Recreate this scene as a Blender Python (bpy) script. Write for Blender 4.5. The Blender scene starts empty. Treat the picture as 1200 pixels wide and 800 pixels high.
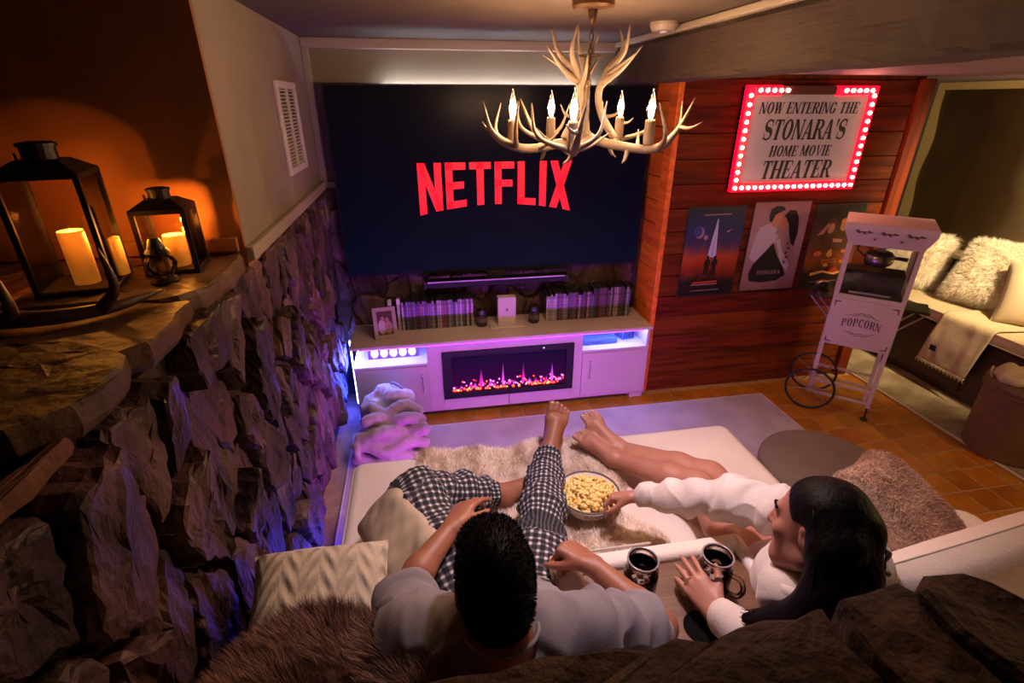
import bpy, bmesh, math, random
import numpy as np
from mathutils import Vector, Matrix, Euler

PI = math.pi
random.seed(7)
rng = np.random.default_rng(7)
scene = bpy.context.scene
COL = scene.collection

# ------------------------------------------------------------------ camera, world, big lights, exposure
cam_data = bpy.data.cameras.new('camera')
cam = bpy.data.objects.new('camera', cam_data)
COL.objects.link(cam)
cam.location = (0, 0, 1.85)
cam.rotation_euler = (math.radians(90 - 25.2), 0, math.radians(-10.0))
cam_data.sensor_width = 36.0
cam_data.lens = 598.0 / 1200.0 * 36.0
cam_data.clip_start = 0.02
scene.camera = cam

world = bpy.data.worlds.new('world')
scene.world = world
world.use_nodes = True
world.node_tree.nodes['Background'].inputs[0].default_value = (0.85, 0.55, 0.50, 1)
world.node_tree.nodes['Background'].inputs[1].default_value = 0.003

vs = scene.view_settings
vs.view_transform = 'Standard'
vs.look = 'None'
vs.gamma = 1.0
vs.use_curve_mapping = False
vs.exposure = 0.0


def add_light(name, kind, loc, power, color, size=0.1, rot=None, size_y=None, spot=None, blend=0.6):
    d = bpy.data.lights.new(name, kind)
    d.energy = power
    d.color = color
    if kind == 'AREA':
        d.size = size
        if size_y:
            d.shape = 'RECTANGLE'
            d.size_y = size_y
    else:
        d.shadow_soft_size = size
    if kind == 'SPOT':
        d.spot_size = spot or 1.5
        d.spot_blend = blend
    o = bpy.data.objects.new(name, d)
    COL.objects.link(o)
    o.location = loc
    if rot:
        o.rotation_euler = rot
    return o


# fill lamps added out of view: spot put in to brighten the nook
add_light('nook_fill_spot', 'SPOT', (3.45, 1.75, 1.86), 260, (1.0, 0.72, 0.38), 0.06, tuple(Vector((.30, .80, -.50)).to_track_quat('-Z', 'Y').to_euler()), spot=math.radians(105), blend=.8)
# rosy spot added above the sofa to brighten the seat
add_light('sofa_fill_spot', 'SPOT', (0.62, 1.34, 2.12), 96, (1.0, 0.77, 0.90), 0.06, (math.radians(2), 0, 0), spot=math.radians(96), blend=1.0)
# warm lamp added off to the right, for the light that comes from there
add_light('added_right_lamp', 'POINT', (3.2, 0.75, 1.35), 24, (1.0, 0.62, 0.30), 0.09)
# weak warm fill added behind the viewer
add_light('rear_fill_light', 'POINT', (-0.2, -0.9, 2.05), 0.7, (1.0, 0.66, 0.42), 0.12)

# ------------------------------------------------------------------ materials
MATS = {}


def _nodes(name):
    m = bpy.data.materials.new(name)
    m.use_nodes = True
    nt = m.node_tree
    b = nt.nodes['Principled BSDF']
    return m, nt, b


def c4(c):
    return (c[0], c[1], c[2], 1.0)


def mat(name, color, rough=0.6, metal=0.0, color2=None, scale=8.0, detail=5.0, lo=0.35, hi=0.65, stretch=(1, 1, 1),
        bump=0.0, bscale=None, bstretch=None, emit=None, emit_s=0.0, rand=0.0, randh=0.0, trans=0.0, sheen=0.0, spec=None, coord='Object',
        bdist=0.01, coat=0.0):
    """principled material with object-space noise colour variation, bump and per-object random tone"""
    m, nt, b = _nodes(name)
    N, L = nt.nodes, nt.links
    b.inputs['Base Color'].default_value = c4(color)
    b.inputs['Roughness'].default_value = rough
    b.inputs['Metallic'].default_value = metal
    if spec is not None:
        b.inputs['Specular IOR Level'].default_value = spec
    if trans:
        b.inputs['Transmission Weight'].default_value = trans
    if sheen:
        b.inputs['Sheen Weight'].default_value = sheen
    if coat:
        b.inputs['Coat Weight'].default_value = coat
    if emit:
        b.inputs['Emission Color'].default_value = c4(emit)
        b.inputs['Emission Strength'].default_value = emit_s
    tc = N.new('ShaderNodeTexCoord')
    src = tc.outputs[coord]
    oi = None
    if rand or randh:
        oi = N.new('ShaderNodeObjectInfo')
        mul = N.new('ShaderNodeMath'); mul.operation = 'MULTIPLY'; mul.inputs[1].default_value = 37.0
        L.new(oi.outputs['Random'], mul.inputs[0])
        ad = N.new('ShaderNodeVectorMath'); ad.operation = 'ADD'
        L.new(src, ad.inputs[0]); L.new(mul.outputs[0], ad.inputs[1])
        src = ad.outputs[0]
    col_out = None
    if color2 is not None:
        mp = N.new('ShaderNodeMapping'); mp.inputs['Scale'].default_value = stretch
        L.new(src, mp.inputs[0])
        nz = N.new('ShaderNodeTexNoise'); nz.inputs['Scale'].default_value = scale; nz.inputs['Detail'].default_value = detail
        L.new(mp.outputs[0], nz.inputs['Vector'])
        rp = N.new('ShaderNodeValToRGB')
        rp.color_ramp.elements[0].position = lo; rp.color_ramp.elements[1].position = hi
        rp.color_ramp.elements[0].color = c4(color); rp.color_ramp.elements[1].color = c4(color2)
        L.new(nz.outputs['Fac'], rp.inputs[0])
        col_out = rp.outputs[0]
    if rand or randh:
        hs = N.new('ShaderNodeHueSaturation')
        mr = N.new('ShaderNodeMapRange'); mr.inputs[3].default_value = 1 - rand; mr.inputs[4].default_value = 1 + rand
        L.new(oi.outputs['Random'], mr.inputs[0]); L.new(mr.outputs[0], hs.inputs['Value'])
        if randh:
            f = N.new('ShaderNodeMath'); f.operation = 'MULTIPLY'; f.inputs[1].default_value = 7.31
            fr = N.new('ShaderNodeMath'); fr.operation = 'FRACT'
            L.new(oi.outputs['Random'], f.inputs[0]); L.new(f.outputs[0], fr.inputs[0])
            m2 = N.new('ShaderNodeMapRange'); m2.inputs[3].default_value = .5 - randh; m2.inputs[4].default_value = .5 + randh
            L.new(fr.outputs[0], m2.inputs[0]); L.new(m2.outputs[0], hs.inputs['Hue'])
        if col_out:
            L.new(col_out, hs.inputs['Color'])
        else:
            hs.inputs['Color'].default_value = c4(color)
        col_out = hs.outputs[0]
    if col_out:
        L.new(col_out, b.inputs['Base Color'])
    if bump:
        mp2 = N.new('ShaderNodeMapping'); mp2.inputs['Scale'].default_value = bstretch or stretch
        L.new(src, mp2.inputs[0])
        n2 = N.new('ShaderNodeTexNoise'); n2.inputs['Scale'].default_value = bscale or scale * 2; n2.inputs['Detail'].default_value = 6
        L.new(mp2.outputs[0], n2.inputs['Vector'])
        bp = N.new('ShaderNodeBump'); bp.inputs['Strength'].default_value = bump; bp.inputs['Distance'].default_value = bdist
        L.new(n2.outputs['Fac'], bp.inputs['Height']); L.new(bp.outputs[0], b.inputs['Normal'])
    MATS[name] = m
    return m


def emis(name, color, strength):
    m, nt, b = _nodes(name)
    b.inputs['Base Color'].default_value = c4([min(1, c) * .4 for c in color])
    b.inputs['Emission Color'].default_value = c4(color)
    b.inputs['Emission Strength'].default_value = strength
    MATS[name] = m
    return m


def glass(name, color=(1, 1, 1), rough=0.02, ior=1.45):
    m, nt, b = _nodes(name)
    N, L = nt.nodes, nt.links
    for n in list(N):
        if n.type != 'OUTPUT_MATERIAL':
            N.remove(n)
    out = [n for n in N if n.type == 'OUTPUT_MATERIAL'][0]
    tr = N.new('ShaderNodeBsdfTransparent'); tr.inputs[0].default_value = c4(color)
    gl = N.new('ShaderNodeBsdfGlossy'); gl.inputs['Roughness'].default_value = rough
    fr = N.new('ShaderNodeFresnel'); fr.inputs[0].default_value = ior
    mx = N.new('ShaderNodeMixShader')
    L.new(fr.outputs[0], mx.inputs[0]); L.new(tr.outputs[0], mx.inputs[1]); L.new(gl.outputs[0], mx.inputs[2])
    L.new(mx.outputs[0], out.inputs[0])
    MATS[name] = m
    return m


# ------------------------------------------------------------------ mesh helpers
class MB:
    def __init__(self):
        self.v = []
        self.f = []

    def add(self, vs, fs):
        n = len(self.v)
        self.v.extend([tuple(p) for p in vs])
        self.f.extend([tuple(i + n for i in f) for f in fs])
        return self

    def box(self, x0, x1, y0, y1, z0, z1, M=None):
        vs = [(x, y, z) for x in (x0, x1) for y in (y0, y1) for z in (z0, z1)]
        if M is not None:
            vs = [M @ Vector(p) for p in vs]
        return self.add(vs, [(0, 1, 3, 2), (4, 6, 7, 5), (0, 4, 5, 1), (2, 3, 7, 6), (0, 2, 6, 4), (1, 5, 7, 3)])

    def rings(self, rings, cap=True, closed=True):
        n = len(rings[0]); vs = [p for r in rings for p in r]; fs = []
        for i in range(len(rings) - 1):
            for j in range(n if closed else n - 1):
                a = i * n + j; b = i * n + (j + 1) % n
                fs.append((a, b, b + n, a + n))
        if cap:
            fs.append(tuple(reversed(range(n)))); fs.append(tuple(range((len(rings) - 1) * n, len(rings) * n)))
        return self.add(vs, fs)

    def tube(self, pts, rad, n=10, cap=True, flat=1.0):
        pts = [Vector(p) for p in pts]
        if not hasattr(rad, '__len__'):
            rad = [rad] * len(pts)
        ref = None; rings = []
        for i, p in enumerate(pts):
            t = (pts[min(i + 1, len(pts) - 1)] - pts[max(i - 1, 0)]).normalized()
            if ref is None:
                ref = Vector((0, 0, 1)) if abs(t.z) < .9 else Vector((1, 0, 0))
            a = (ref - t * ref.dot(t)).normalized(); ref = a
            b = t.cross(a)
            rings.append([p + (a * math.cos(2 * PI * k / n) * flat + b * math.sin(2 * PI * k / n)) * rad[i] for k in range(n)])
        return self.rings(rings, cap)

    def lathe(self, prof, n=24, c=(0, 0, 0), M=None, cap=True):
        rings = []
        for r, z in prof:
            ring = [Vector((c[0] + r * math.cos(2 * PI * k / n), c[1] + r * math.sin(2 * PI * k / n), c[2] + z)) for k in range(n)]
            if M is not None:
                ring = [M @ p for p in ring]
            rings.append(ring)
        return self.rings(rings, cap)

    def ell(self, c, r, n=16, m=10, M=None):
        prof = []
        rings = []
        for i in range(m + 1):
            a = -PI / 2 + PI * i / m
            rr = max(math.cos(a), 0.02)
            ring = [Vector((r[0] * rr * math.cos(2 * PI * k / n), r[1] * rr * math.sin(2 * PI * k / n), r[2] * math.sin(a))) for k in range(n)]
            ring = [(M @ p if M is not None else p) + Vector(c) for p in ring]
            rings.append(ring)
        return self.rings(rings, True)

    def prism(self, poly, z0, z1, M=None):
        """poly: list of (x,y); extruded z0..z1"""
        n = len(poly)
        vs = [Vector((x, y, z0)) for x, y in poly] + [Vector((x, y, z1)) for x, y in poly]
        if M is not None:
            vs = [M @ p for p in vs]
        fs = [tuple(reversed(range(n))), tuple(range(n, 2 * n))] + [(i, (i + 1) % n, n + (i + 1) % n, n + i) for i in range(n)]
        return self.add(vs, fs)

    def mesh(self, name, smooth=False, fix=True):
        me = bpy.data.meshes.new(name)
        me.from_pydata([tuple(p) for p in self.v], [], self.f)
        if fix:
            bm = bmesh.new(); bm.from_mesh(me)
            bmesh.ops.recalc_face_normals(bm, faces=bm.faces)
            bm.to_mesh(me); bm.free()
        if smooth:
            me.polygons.foreach_set('use_smooth', [True] * len(me.polygons))
        me.update()
        return me

    def build(self, name, material, parent=None, smooth=False, bevel=0.0, seg=2, auto=None):
        return obj(name, self.mesh(name, smooth or bevel > 0), material, parent, bevel, seg)


def obj(name, me, material=None, parent=None, bevel=0.0, seg=2):
    o = bpy.data.objects.new(name, me)
    COL.objects.link(o)
    if material is not None and me is not None and len(me.materials) == 0:
        me.materials.append(material)
    if parent is not None:
        o.parent = parent
    if bevel > 0:
        md = o.modifiers.new('bevel', 'BEVEL'); md.width = bevel; md.segments = seg; md.limit_method = 'ANGLE'; md.angle_limit = 0.6
        wn = o.modifiers.new('wn', 'WEIGHTED_NORMAL'); wn.keep_sharp = False
    return o


def box(name, x0, x1, y0, y1, z0, z1, material, parent=None, bevel=0.0, M=None):
    return MB().box(x0, x1, y0, y1, z0, z1, M).build(name, material, parent, bevel=bevel)


def tag(o, label=None, cat=None, group=None, kind=None):
    if label: o['label'] = label
    if cat: o['category'] = cat
    if group: o['group'] = group
    if kind: o['kind'] = kind
    return o


def thing(name, label, cat, loc=(0, 0, 0), rotz=0.0, group=None):
    o = bpy.data.objects.new(name, None)
    COL.objects.link(o)
    o.empty_display_size = 0.05
    o.location = loc; o.rotation_euler = (0, 0, rotz)
    return tag(o, label, cat, group)


def struct(o):
    o['kind'] = 'structure'
    return o


def copy_tree(o, parent=None):
    c = o.copy(); COL.objects.link(c); c.parent = parent
    for ch in list(o.children):
        copy_tree(ch, c)
    return c


def np_mesh(name, V, Fq, smooth=True):
    me = bpy.data.meshes.new(name)
    V = np.asarray(V, np.float32); Fq = np.asarray(Fq, np.int32)
    k = Fq.shape[1]
    me.vertices.add(len(V)); me.vertices.foreach_set('co', V.ravel())
    me.loops.add(len(Fq) * k); me.loops.foreach_set('vertex_index', Fq.ravel())
    me.polygons.add(len(Fq))
    me.polygons.foreach_set('loop_start', np.arange(0, len(Fq) * k, k, dtype=np.int32))
    me.polygons.foreach_set('loop_total', np.full(len(Fq), k, np.int32))
    if smooth:
        me.polygons.foreach_set('use_smooth', np.ones(len(Fq), bool))
    me.update(calc_edges=True)
    return me


def snoise(P, scale, seed=0, oct=3):
    """cheap smooth pseudo noise from sines, about -1..1"""
    r = np.random.default_rng(seed)
    P = np.asarray(P, float); out = np.zeros(len(P)); amp = 1.0; tot = 0
    for o in range(oct):
        for k in range(4):
            d = r.normal(size=3); d /= np.linalg.norm(d)
            d2 = r.normal(size=3)
            ph = r.uniform(0, 6.28)
            out += amp * .5 * np.sin(P @ d * scale * (1 + .3 * k) * 2 ** o + ph + 1.3 * np.sin(P @ d2 * scale * .5 * 2 ** o + ph * 2))
        tot += amp; amp *= .5
    return out / tot


# ------------------------------------------------------------------ smooth implicit modelling (for bodies, cloth, pillows)
def smin(a, b, k):
    if k <= 0:
        return np.minimum(a, b)
    h = np.clip(.5 + .5 * (b - a) / k, 0, 1)
    return b * (1 - h) + a * h - k * h * (1 - h)


def sdf_mesh(prims, vox, smooth_it=2):
    """prims: ('cone', p0, r0, p1, r1, k) | ('ell', c, radii, R(3x3) or None, k) | ('cut', c, radii, R, k)"""
    lo = np.full(3, 1e9); hi = np.full(3, -1e9)
    boxes = []
    for p in prims:
        if p[0] == 'cone':
            a, ra, b, rb, k = np.array(p[1], float), p[2], np.array(p[3], float), p[4], p[5]
            l = np.minimum(a - ra, b - rb); h = np.maximum(a + ra, b + rb)
        else:
            c = np.array(p[1], float); m = max(p[2]); k = p[4]
            l = c - m; h = c + m
        boxes.append((l, h, k))
        if p[0] != 'cut':
            lo = np.minimum(lo, l); hi = np.maximum(hi, h)
    lo -= 4 * vox; hi += 4 * vox
    n = np.ceil((hi - lo) / vox).astype(int) + 1
    F = np.full(n, 0.3, np.float32)
    ax = [lo[i] + vox * np.arange(n[i]) for i in range(3)]
    for p, (l, h, k) in zip(prims, boxes):
        mg = k + 3 * vox
        i0 = np.maximum(((l - mg - lo) / vox).astype(int), 0); i1 = np.minimum(((h + mg - lo) / vox).astype(int) + 2, n)
        sl = tuple(slice(i0[i], i1[i]) for i in range(3))
        X = ax[0][sl[0]][:, None, None]; Y = ax[1][sl[1]][None, :, None]; Z = ax[2][sl[2]][None, None, :]
        if p[0] == 'cone':
            a, ra, b, rb = np.array(p[1], float), p[2], np.array(p[3], float), p[4]
            d = b - a; L2 = max(d @ d, 1e-9)
            t = np.clip(((X - a[0]) * d[0] + (Y - a[1]) * d[1] + (Z - a[2]) * d[2]) / L2, 0, 1)
            D = np.sqrt((X - a[0] - t * d[0]) ** 2 + (Y - a[1] - t * d[1]) ** 2 + (Z - a[2] - t * d[2]) ** 2) - (ra + (rb - ra) * t)
        else:
            c = np.array(p[1], float); r = np.array(p[2], float)
            q = [X - c[0], Y - c[1], Z - c[2]]
            if p[3] is not None:
                R = np.array(p[3])
                q = [q[0] * R[0][j] + q[1] * R[1][j] + q[2] * R[2][j] for j in range(3)]
            k0 = np.sqrt((q[0] / r[0]) ** 2 + (q[1] / r[1]) ** 2 + (q[2] / r[2]) ** 2)
            k1 = np.sqrt((q[0] / r[0] ** 2) ** 2 + (q[1] / r[1] ** 2) ** 2 + (q[2] / r[2] ** 2) ** 2)
            D = k0 * (k0 - 1) / np.maximum(k1, 1e-6)
        if p[0] == 'cut':
            F[sl] = -smin(-F[sl], D, k)
        else:
            F[sl] = smin(F[sl], D, k)
    return surface_nets(F, lo, vox, smooth_it)


def surface_nets(F, lo, vox, smooth_it=2):
    S = F < 0
    nx, ny, nz = F.shape
    c = [S[i:nx - 1 + i, j:ny - 1 + j, k:nz - 1 + k] for i in (0, 1) for j in (0, 1) for k in (0, 1)]
    cnt = sum(x.astype(np.int8) for x in c)
    act = (cnt > 0) & (cnt < 8)
    idx = np.argwhere(act)
    ids = np.full(act.shape, -1, np.int64); ids[act] = np.arange(len(idx))
    P = np.zeros((len(idx), 3)); W = np.zeros(len(idx))
    I, J, K = idx.T
    offs = [(i, j, k) for i in (0, 1) for j in (0, 1) for k in (0, 1)]
    for a in range(8):
        for axis in range(3):
            if offs[a][axis] == 0:
                b = list(offs[a]); b[axis] = 1
                fa = F[I + offs[a][0], J + offs[a][1], K + offs[a][2]]; fb = F[I + b[0], J + b[1], K + b[2]]
                m = (fa < 0) != (fb < 0)
                t = np.where(m, fa / np.where(m, fa - fb, 1), 0)
                for d in range(3):
                    P[:, d] += m * (offs[a][d] + (t if d == axis else 0))
                W += m
    P = (P / W[:, None] + idx) * vox + lo
    faces = []
    for axis in range(3):
        s0 = [slice(None)] * 3; s1 = [slice(None)] * 3
        s0[axis] = slice(0, -1); s1[axis] = slice(1, None)
        A = S[tuple(s0)]; B = S[tuple(s1)]
        u, v = (axis + 1) % 3, (axis + 2) % 3
        e = np.argwhere(A != B)
        e = e[(e[:, u] > 0) & (e[:, v] > 0) & (e[:, u] < F.shape[u] - 1) & (e[:, v] < F.shape[v] - 1)]
        flip = A[tuple(e.T)]
        def g(du, dv):
            q = e.copy(); q[:, u] -= du; q[:, v] -= dv
            return ids[tuple(q.T)]
        quad = np.stack([g(1, 1), g(0, 1), g(0, 0), g(1, 0)], 1)
        quad[~flip] = quad[~flip][:, ::-1]
        faces.append(quad)
    Q = np.concatenate(faces)
    Q = Q[(Q >= 0).all(1)]
    for _ in range(smooth_it):
        acc = np.zeros_like(P); w = np.zeros(len(P))
        for a in range(4):
            b = (a + 1) % 4
            np.add.at(acc, Q[:, a], P[Q[:, b]]); np.add.at(acc, Q[:, b], P[Q[:, a]])
            np.add.at(w, Q[:, a], 1); np.add.at(w, Q[:, b], 1)
        P = P * .4 + .6 * acc / np.maximum(w, 1)[:, None]
    return P, Q


def vnormals(P, Q):
    a, b, c, d = (P[Q[:, i]] for i in range(4))
    n = np.cross(c - a, d - b)
    N = np.zeros_like(P)
    for i in range(4):
        np.add.at(N, Q[:, i], n)
    return N / np.maximum(np.linalg.norm(N, axis=1), 1e-9)[:, None]


def surf_samples(P, Q, n, seed=0, mask=None):
    r = np.random.default_rng(seed)
    a, b, c, d = (P[Q[:, i]] for i in range(4))
    nn = np.cross(c - a, d - b); ar = np.linalg.norm(nn, axis=1)
    if mask is not None:
        ar = ar * mask
    i = r.choice(len(Q), n, p=ar / ar.sum())
    u = r.random((n, 1)); v = r.random((n, 1))
    p = (a[i] * (1 - u) + b[i] * u) * (1 - v) + (d[i] * (1 - u) + c[i] * u) * v
    return p, nn[i] / np.maximum(ar[i] if mask is None else np.linalg.norm(nn[i], axis=1), 1e-12)[:, None]


def fur(name, pts, nrm, length, width, material, parent=None, lean=(0, 0, -0.5), jitter=0.5, seed=0, clump=0.0):
    """a mesh of thin bent tapering blades"""
    r = np.random.default_rng(seed)
    n = len(pts)
    L = (np.asarray(length) * r.uniform(.6, 1.15, n))[:, None]
    d = nrm + np.asarray(lean) + r.normal(size=(n, 3)) * jitter
    if clump:
        d = d + clump * np.stack([snoise(pts, 60, s) for s in (1, 2, 3)], 1)
    d /= np.linalg.norm(d, axis=1)[:, None]
    d1 = nrm * .8 + d; d1 /= np.linalg.norm(d1, axis=1)[:, None]
    s = np.cross(d, r.normal(size=(n, 3))); s /= np.maximum(np.linalg.norm(s, axis=1), 1e-6)[:, None]
    w = width
    mid = pts + d1 * L * .5; tip = mid + d * L * .55
    V = np.concatenate([pts - s * w, pts + s * w, mid + s * w * .7, mid - s * w * .7, tip])
    i = np.arange(n)
    T = np.concatenate([np.stack([i, i + n, i + 2 * n], 1), np.stack([i, i + 2 * n, i + 3 * n], 1), np.stack([i + 3 * n, i + 2 * n, i + 4 * n], 1)])
    me = np_mesh(name, V, T, True)
    o = obj(name, me, material, parent)
    o['kind'] = 'stuff'
    return o


def rotm(rx=0, ry=0, rz=0):
    return np.array(Euler((rx, ry, rz)).to_matrix())

# ------------------------------------------------------------------ material library
mat('drywall', (0.20, 0.162, 0.12), .85, color2=(0.18, 0.145, 0.107), scale=3, bump=.15, bscale=60)
mat('brown_wall', (0.20, 0.070, 0.016), .8, color2=(0.24, 0.085, 0.020), scale=3, bump=.1, bscale=40)
mat('ceiling_paint', (0.075, 0.052, 0.036), .8, color2=(0.062, 0.043, 0.030), scale=1.6, bump=.1, bscale=50)
mat('trim_paint', (0.28, 0.235, 0.18), .5)
mat('old_beam', (0.034, 0.018, 0.012), .85, color2=(0.016, 0.009, 0.006), scale=5, stretch=(3, .5, 2), lo=.52, hi=.80, bump=.5, bscale=12, bstretch=(5, .6, 5))
mat('beam_strip', (0.19, 0.13, 0.15), .6)
mat('mortar', (0.035, 0.021, 0.016), .95, color2=(0.07, 0.042, 0.03), scale=14, bump=.6, bscale=40)
mat('stone', (0.022, 0.010, 0.009), .5, color2=(0.150, 0.082, 0.074), scale=6, detail=9, lo=.34, hi=.70, stretch=(1, 1, .6), bump=.8, bscale=42, bdist=.010, rand=.42, randh=.028)
mat('flagstone', (0.075, 0.036, 0.018), .55, color2=(0.18, 0.095, 0.045), scale=6, detail=8, lo=.3, hi=.75, bump=.7, bscale=18, bdist=.015, rand=.2, randh=.02)
mat('cap_stone', (0.026, 0.011, 0.0045), .75, color2=(0.072, 0.035, 0.015), scale=9, detail=9, lo=.32, hi=.72, bump=1.0, bscale=26, bdist=.015, rand=.15)
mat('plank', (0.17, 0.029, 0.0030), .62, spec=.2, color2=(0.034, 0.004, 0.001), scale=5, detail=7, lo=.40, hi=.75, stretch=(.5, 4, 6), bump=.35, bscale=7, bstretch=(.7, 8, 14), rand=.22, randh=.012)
mat('plank_lit', (0.80, 0.22, 0.022), .42, color2=(0.40, 0.085, 0.010), scale=5, detail=7, lo=.40, hi=.8, stretch=(5, .6, 5), bump=.3, bscale=7, bstretch=(12, .7, 12), rand=.12, randh=.008)  # plank wood brightened in colour to stand for lamplight on the return
mat('plank_v', (0.25, 0.050, 0.006), .62, spec=.2, color2=(0.07, 0.015, 0.003), scale=5, detail=7, lo=.40, hi=.75, stretch=(5, 5, .5), bump=.35, bscale=7, bstretch=(12, 12, .7), rand=.2, randh=.012)
mat('tile', (0.50, 0.185, 0.012), .36, color2=(0.35, 0.12, 0.008), scale=9, lo=.3, hi=.7, bump=.2, bscale=40, rand=.15, randh=.008)
mat('grout', (0.46, 0.27, 0.11), .85, color2=(0.36, 0.20, 0.08), scale=20, bump=.3, bscale=80)
mat('olive_wall', (0.30, 0.21, 0.085), .8)
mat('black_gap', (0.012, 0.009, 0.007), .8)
mat('roman_shade', (0.34, 0.25, 0.13), .9, color2=(0.26, 0.19, 0.10), scale=3, stretch=(1, 1, 1), bump=.35, bscale=150, bstretch=(1, 1, 4))
mat('white_metal', (0.46, 0.42, 0.38), .45)
mat('vent_dark', (0.03, 0.025, 0.02), .9)


# ------------------------------------------------------------------ floor, tiles
floor = struct(box('floor', -2.4, 4.6, -1.2, 4.2, -.05, -.0025, MATS['grout']))
TP = .152
tile_me = MB().box(-TP / 2 + .006, TP / 2 - .006, -TP / 2 + .006, TP / 2 - .006, -.012, 0).mesh('tile')
tile_me.materials.append(MATS['tile'])


def tiles(x0, x1, y0, y1):
    i0, i1 = int(round(x0 / TP)), int(round(x1 / TP)); j0, j1 = int(round(y0 / TP)), int(round(y1 / TP))
    for i in range(i0, i1):
        for j in range(j0, j1):
            if (i, j) in TDONE:
                continue
            TDONE.add((i, j))
            o = obj('tile', tile_me, None, floor)
            o.location = (i * TP + .03, j * TP + .05, random.uniform(-.0012, .0012))
            o.rotation_euler = (random.uniform(-.006, .006), random.uniform(-.006, .006), random.uniform(-.01, .01))


TDONE = set()
tiles(-.15, 2.2, 2.68, 2.92)
tiles(2.1, 3.15, .95, 2.92)

# ------------------------------------------------------------------ ceiling, soffit, beam
struct(box('ceiling', -2.4, 4.6, -1.2, 4.2, 2.155, 2.2, MATS['ceiling_paint']))
struct(box('ceiling_soffit', 1.32, 4.6, -1.2, 4.2, 1.985, 2.15, MATS['beam_strip']))
beam = MB()
ny = 46
for i in range(ny):
    pass
ys = np.linspace(-1.1, 3.2, 60)
prof = []
for k, y in enumerate(ys):
    j = lambda s: .006 * math.sin(y * 9 + s * 5) + .004 * math.sin(y * 23 + s)
    prof.append([Vector((1.175 + j(0), y, 1.94 + .3 * j(1))), Vector((1.168 + j(2), y, 1.955 + .3 * j(1))), Vector((1.172 + j(3), y, 2.03)),
                 Vector((1.168 + j(4), y, 2.105)), Vector((1.185, y, 2.125)), Vector((1.36, y, 2.125)), Vector((1.36, y, 1.94 + .3 * j(1)))])
beam.rings(prof)
bo = struct(beam.build('ceiling_beam', MATS['old_beam'], smooth=False))
box('cover_board', 1.158, 1.45, -1.1, 3.2, 2.125, 2.153, MATS['trim_paint'], bo, bevel=.006)
box('under_strip', 1.36, 1.50, -1.1, 2.9, 1.955, 1.98, MATS['beam_strip'], bo, bevel=.004)
sd = thing('smoke_detector', 'small round smoke detector on the ceiling beside the painted beam', 'smoke detector', (1.085, 2.40, 2.155))
MB().lathe([(.001, 0), (.06, 0), (.06, -.012), (.052, -.03), (.045, -.034), (.001, -.034)], 24).build('housing', MATS['trim_paint'], sd, smooth=False)
MB().lathe([(.001, -.034), (.018, -.034), (.016, -.04), (.001, -.04)], 14).build('test_button', MATS['white_metal'], sd)

# ------------------------------------------------------------------ back wall with trim and stones
struct(box('wall_back', -.75, 1.75, 3.26, 3.4, 0, 2.155, MATS['drywall']))
struct(box('trim_1', -.56, 1.46, 3.235, 3.26, 1.385, 1.425, MATS['trim_paint'], bevel=.004))
struct(box('trim_2', -.56, 1.46, 3.225, 3.26, 2.105, 2.155, MATS['trim_paint'], bevel=.005))
struct(box('trim_3', -.56, -.525, 3.225, 3.26, 1.425, 2.105, MATS['trim_paint'], bevel=.004))


def clip(poly, n, c):
    out = []
    for i in range(len(poly)):
        a, b = poly[i], poly[(i + 1) % len(poly)]
        da = a[0] * n[0] + a[1] * n[1] - c; db = b[0] * n[0] + b[1] * n[1] - c
        if da <= 0: out.append(a)
        if (da < 0) != (db < 0):
            t = da / (da - db)
            out.append((a[0] + (b[0] - a[0]) * t, a[1] + (b[1] - a[1]) * t))
    return out


def stone_cells(u0, u1, v0, v1, su, sv, rnd):
    seeds = []
    nu = max(1, int(round((u1 - u0) / su))); nv = max(1, int(round((v1 - v0) / sv)))
    for i in range(-1, nu + 1):
        for j in range(-1, nv + 1):
            seeds.append((u0 + (i + .5 + rnd.uniform(-.42, .42) + (.5 if j % 2 else 0)) * (u1 - u0) / nu, v0 + (j + .5 + rnd.uniform(-.45, .45)) * (v1 - v0) / nv))
    seeds = [s for s in seeds if rnd.random() > .16]
    A = su / sv
    cells = []
    for s in seeds:
        if not (u0 <= s[0] <= u1 and v0 <= s[1] <= v1):
            continue
        poly = [(u0, v0), (u1, v0), (u1, v1), (u0, v1)]
        for q in seeds:
            if q is s or abs(q[0] - s[0]) > 3 * su or abs(q[1] - s[1]) > 3 * sv: continue
            n = (q[0] - s[0], (q[1] - s[1]) * A * A)
            c = n[0] * (q[0] + s[0]) / 2 + n[1] * (q[1] + s[1]) / 2
            poly = clip(poly, n, c)
            if len(poly) < 3: break
        if len(poly) >= 3:
            cells.append(poly)
    return cells


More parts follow.
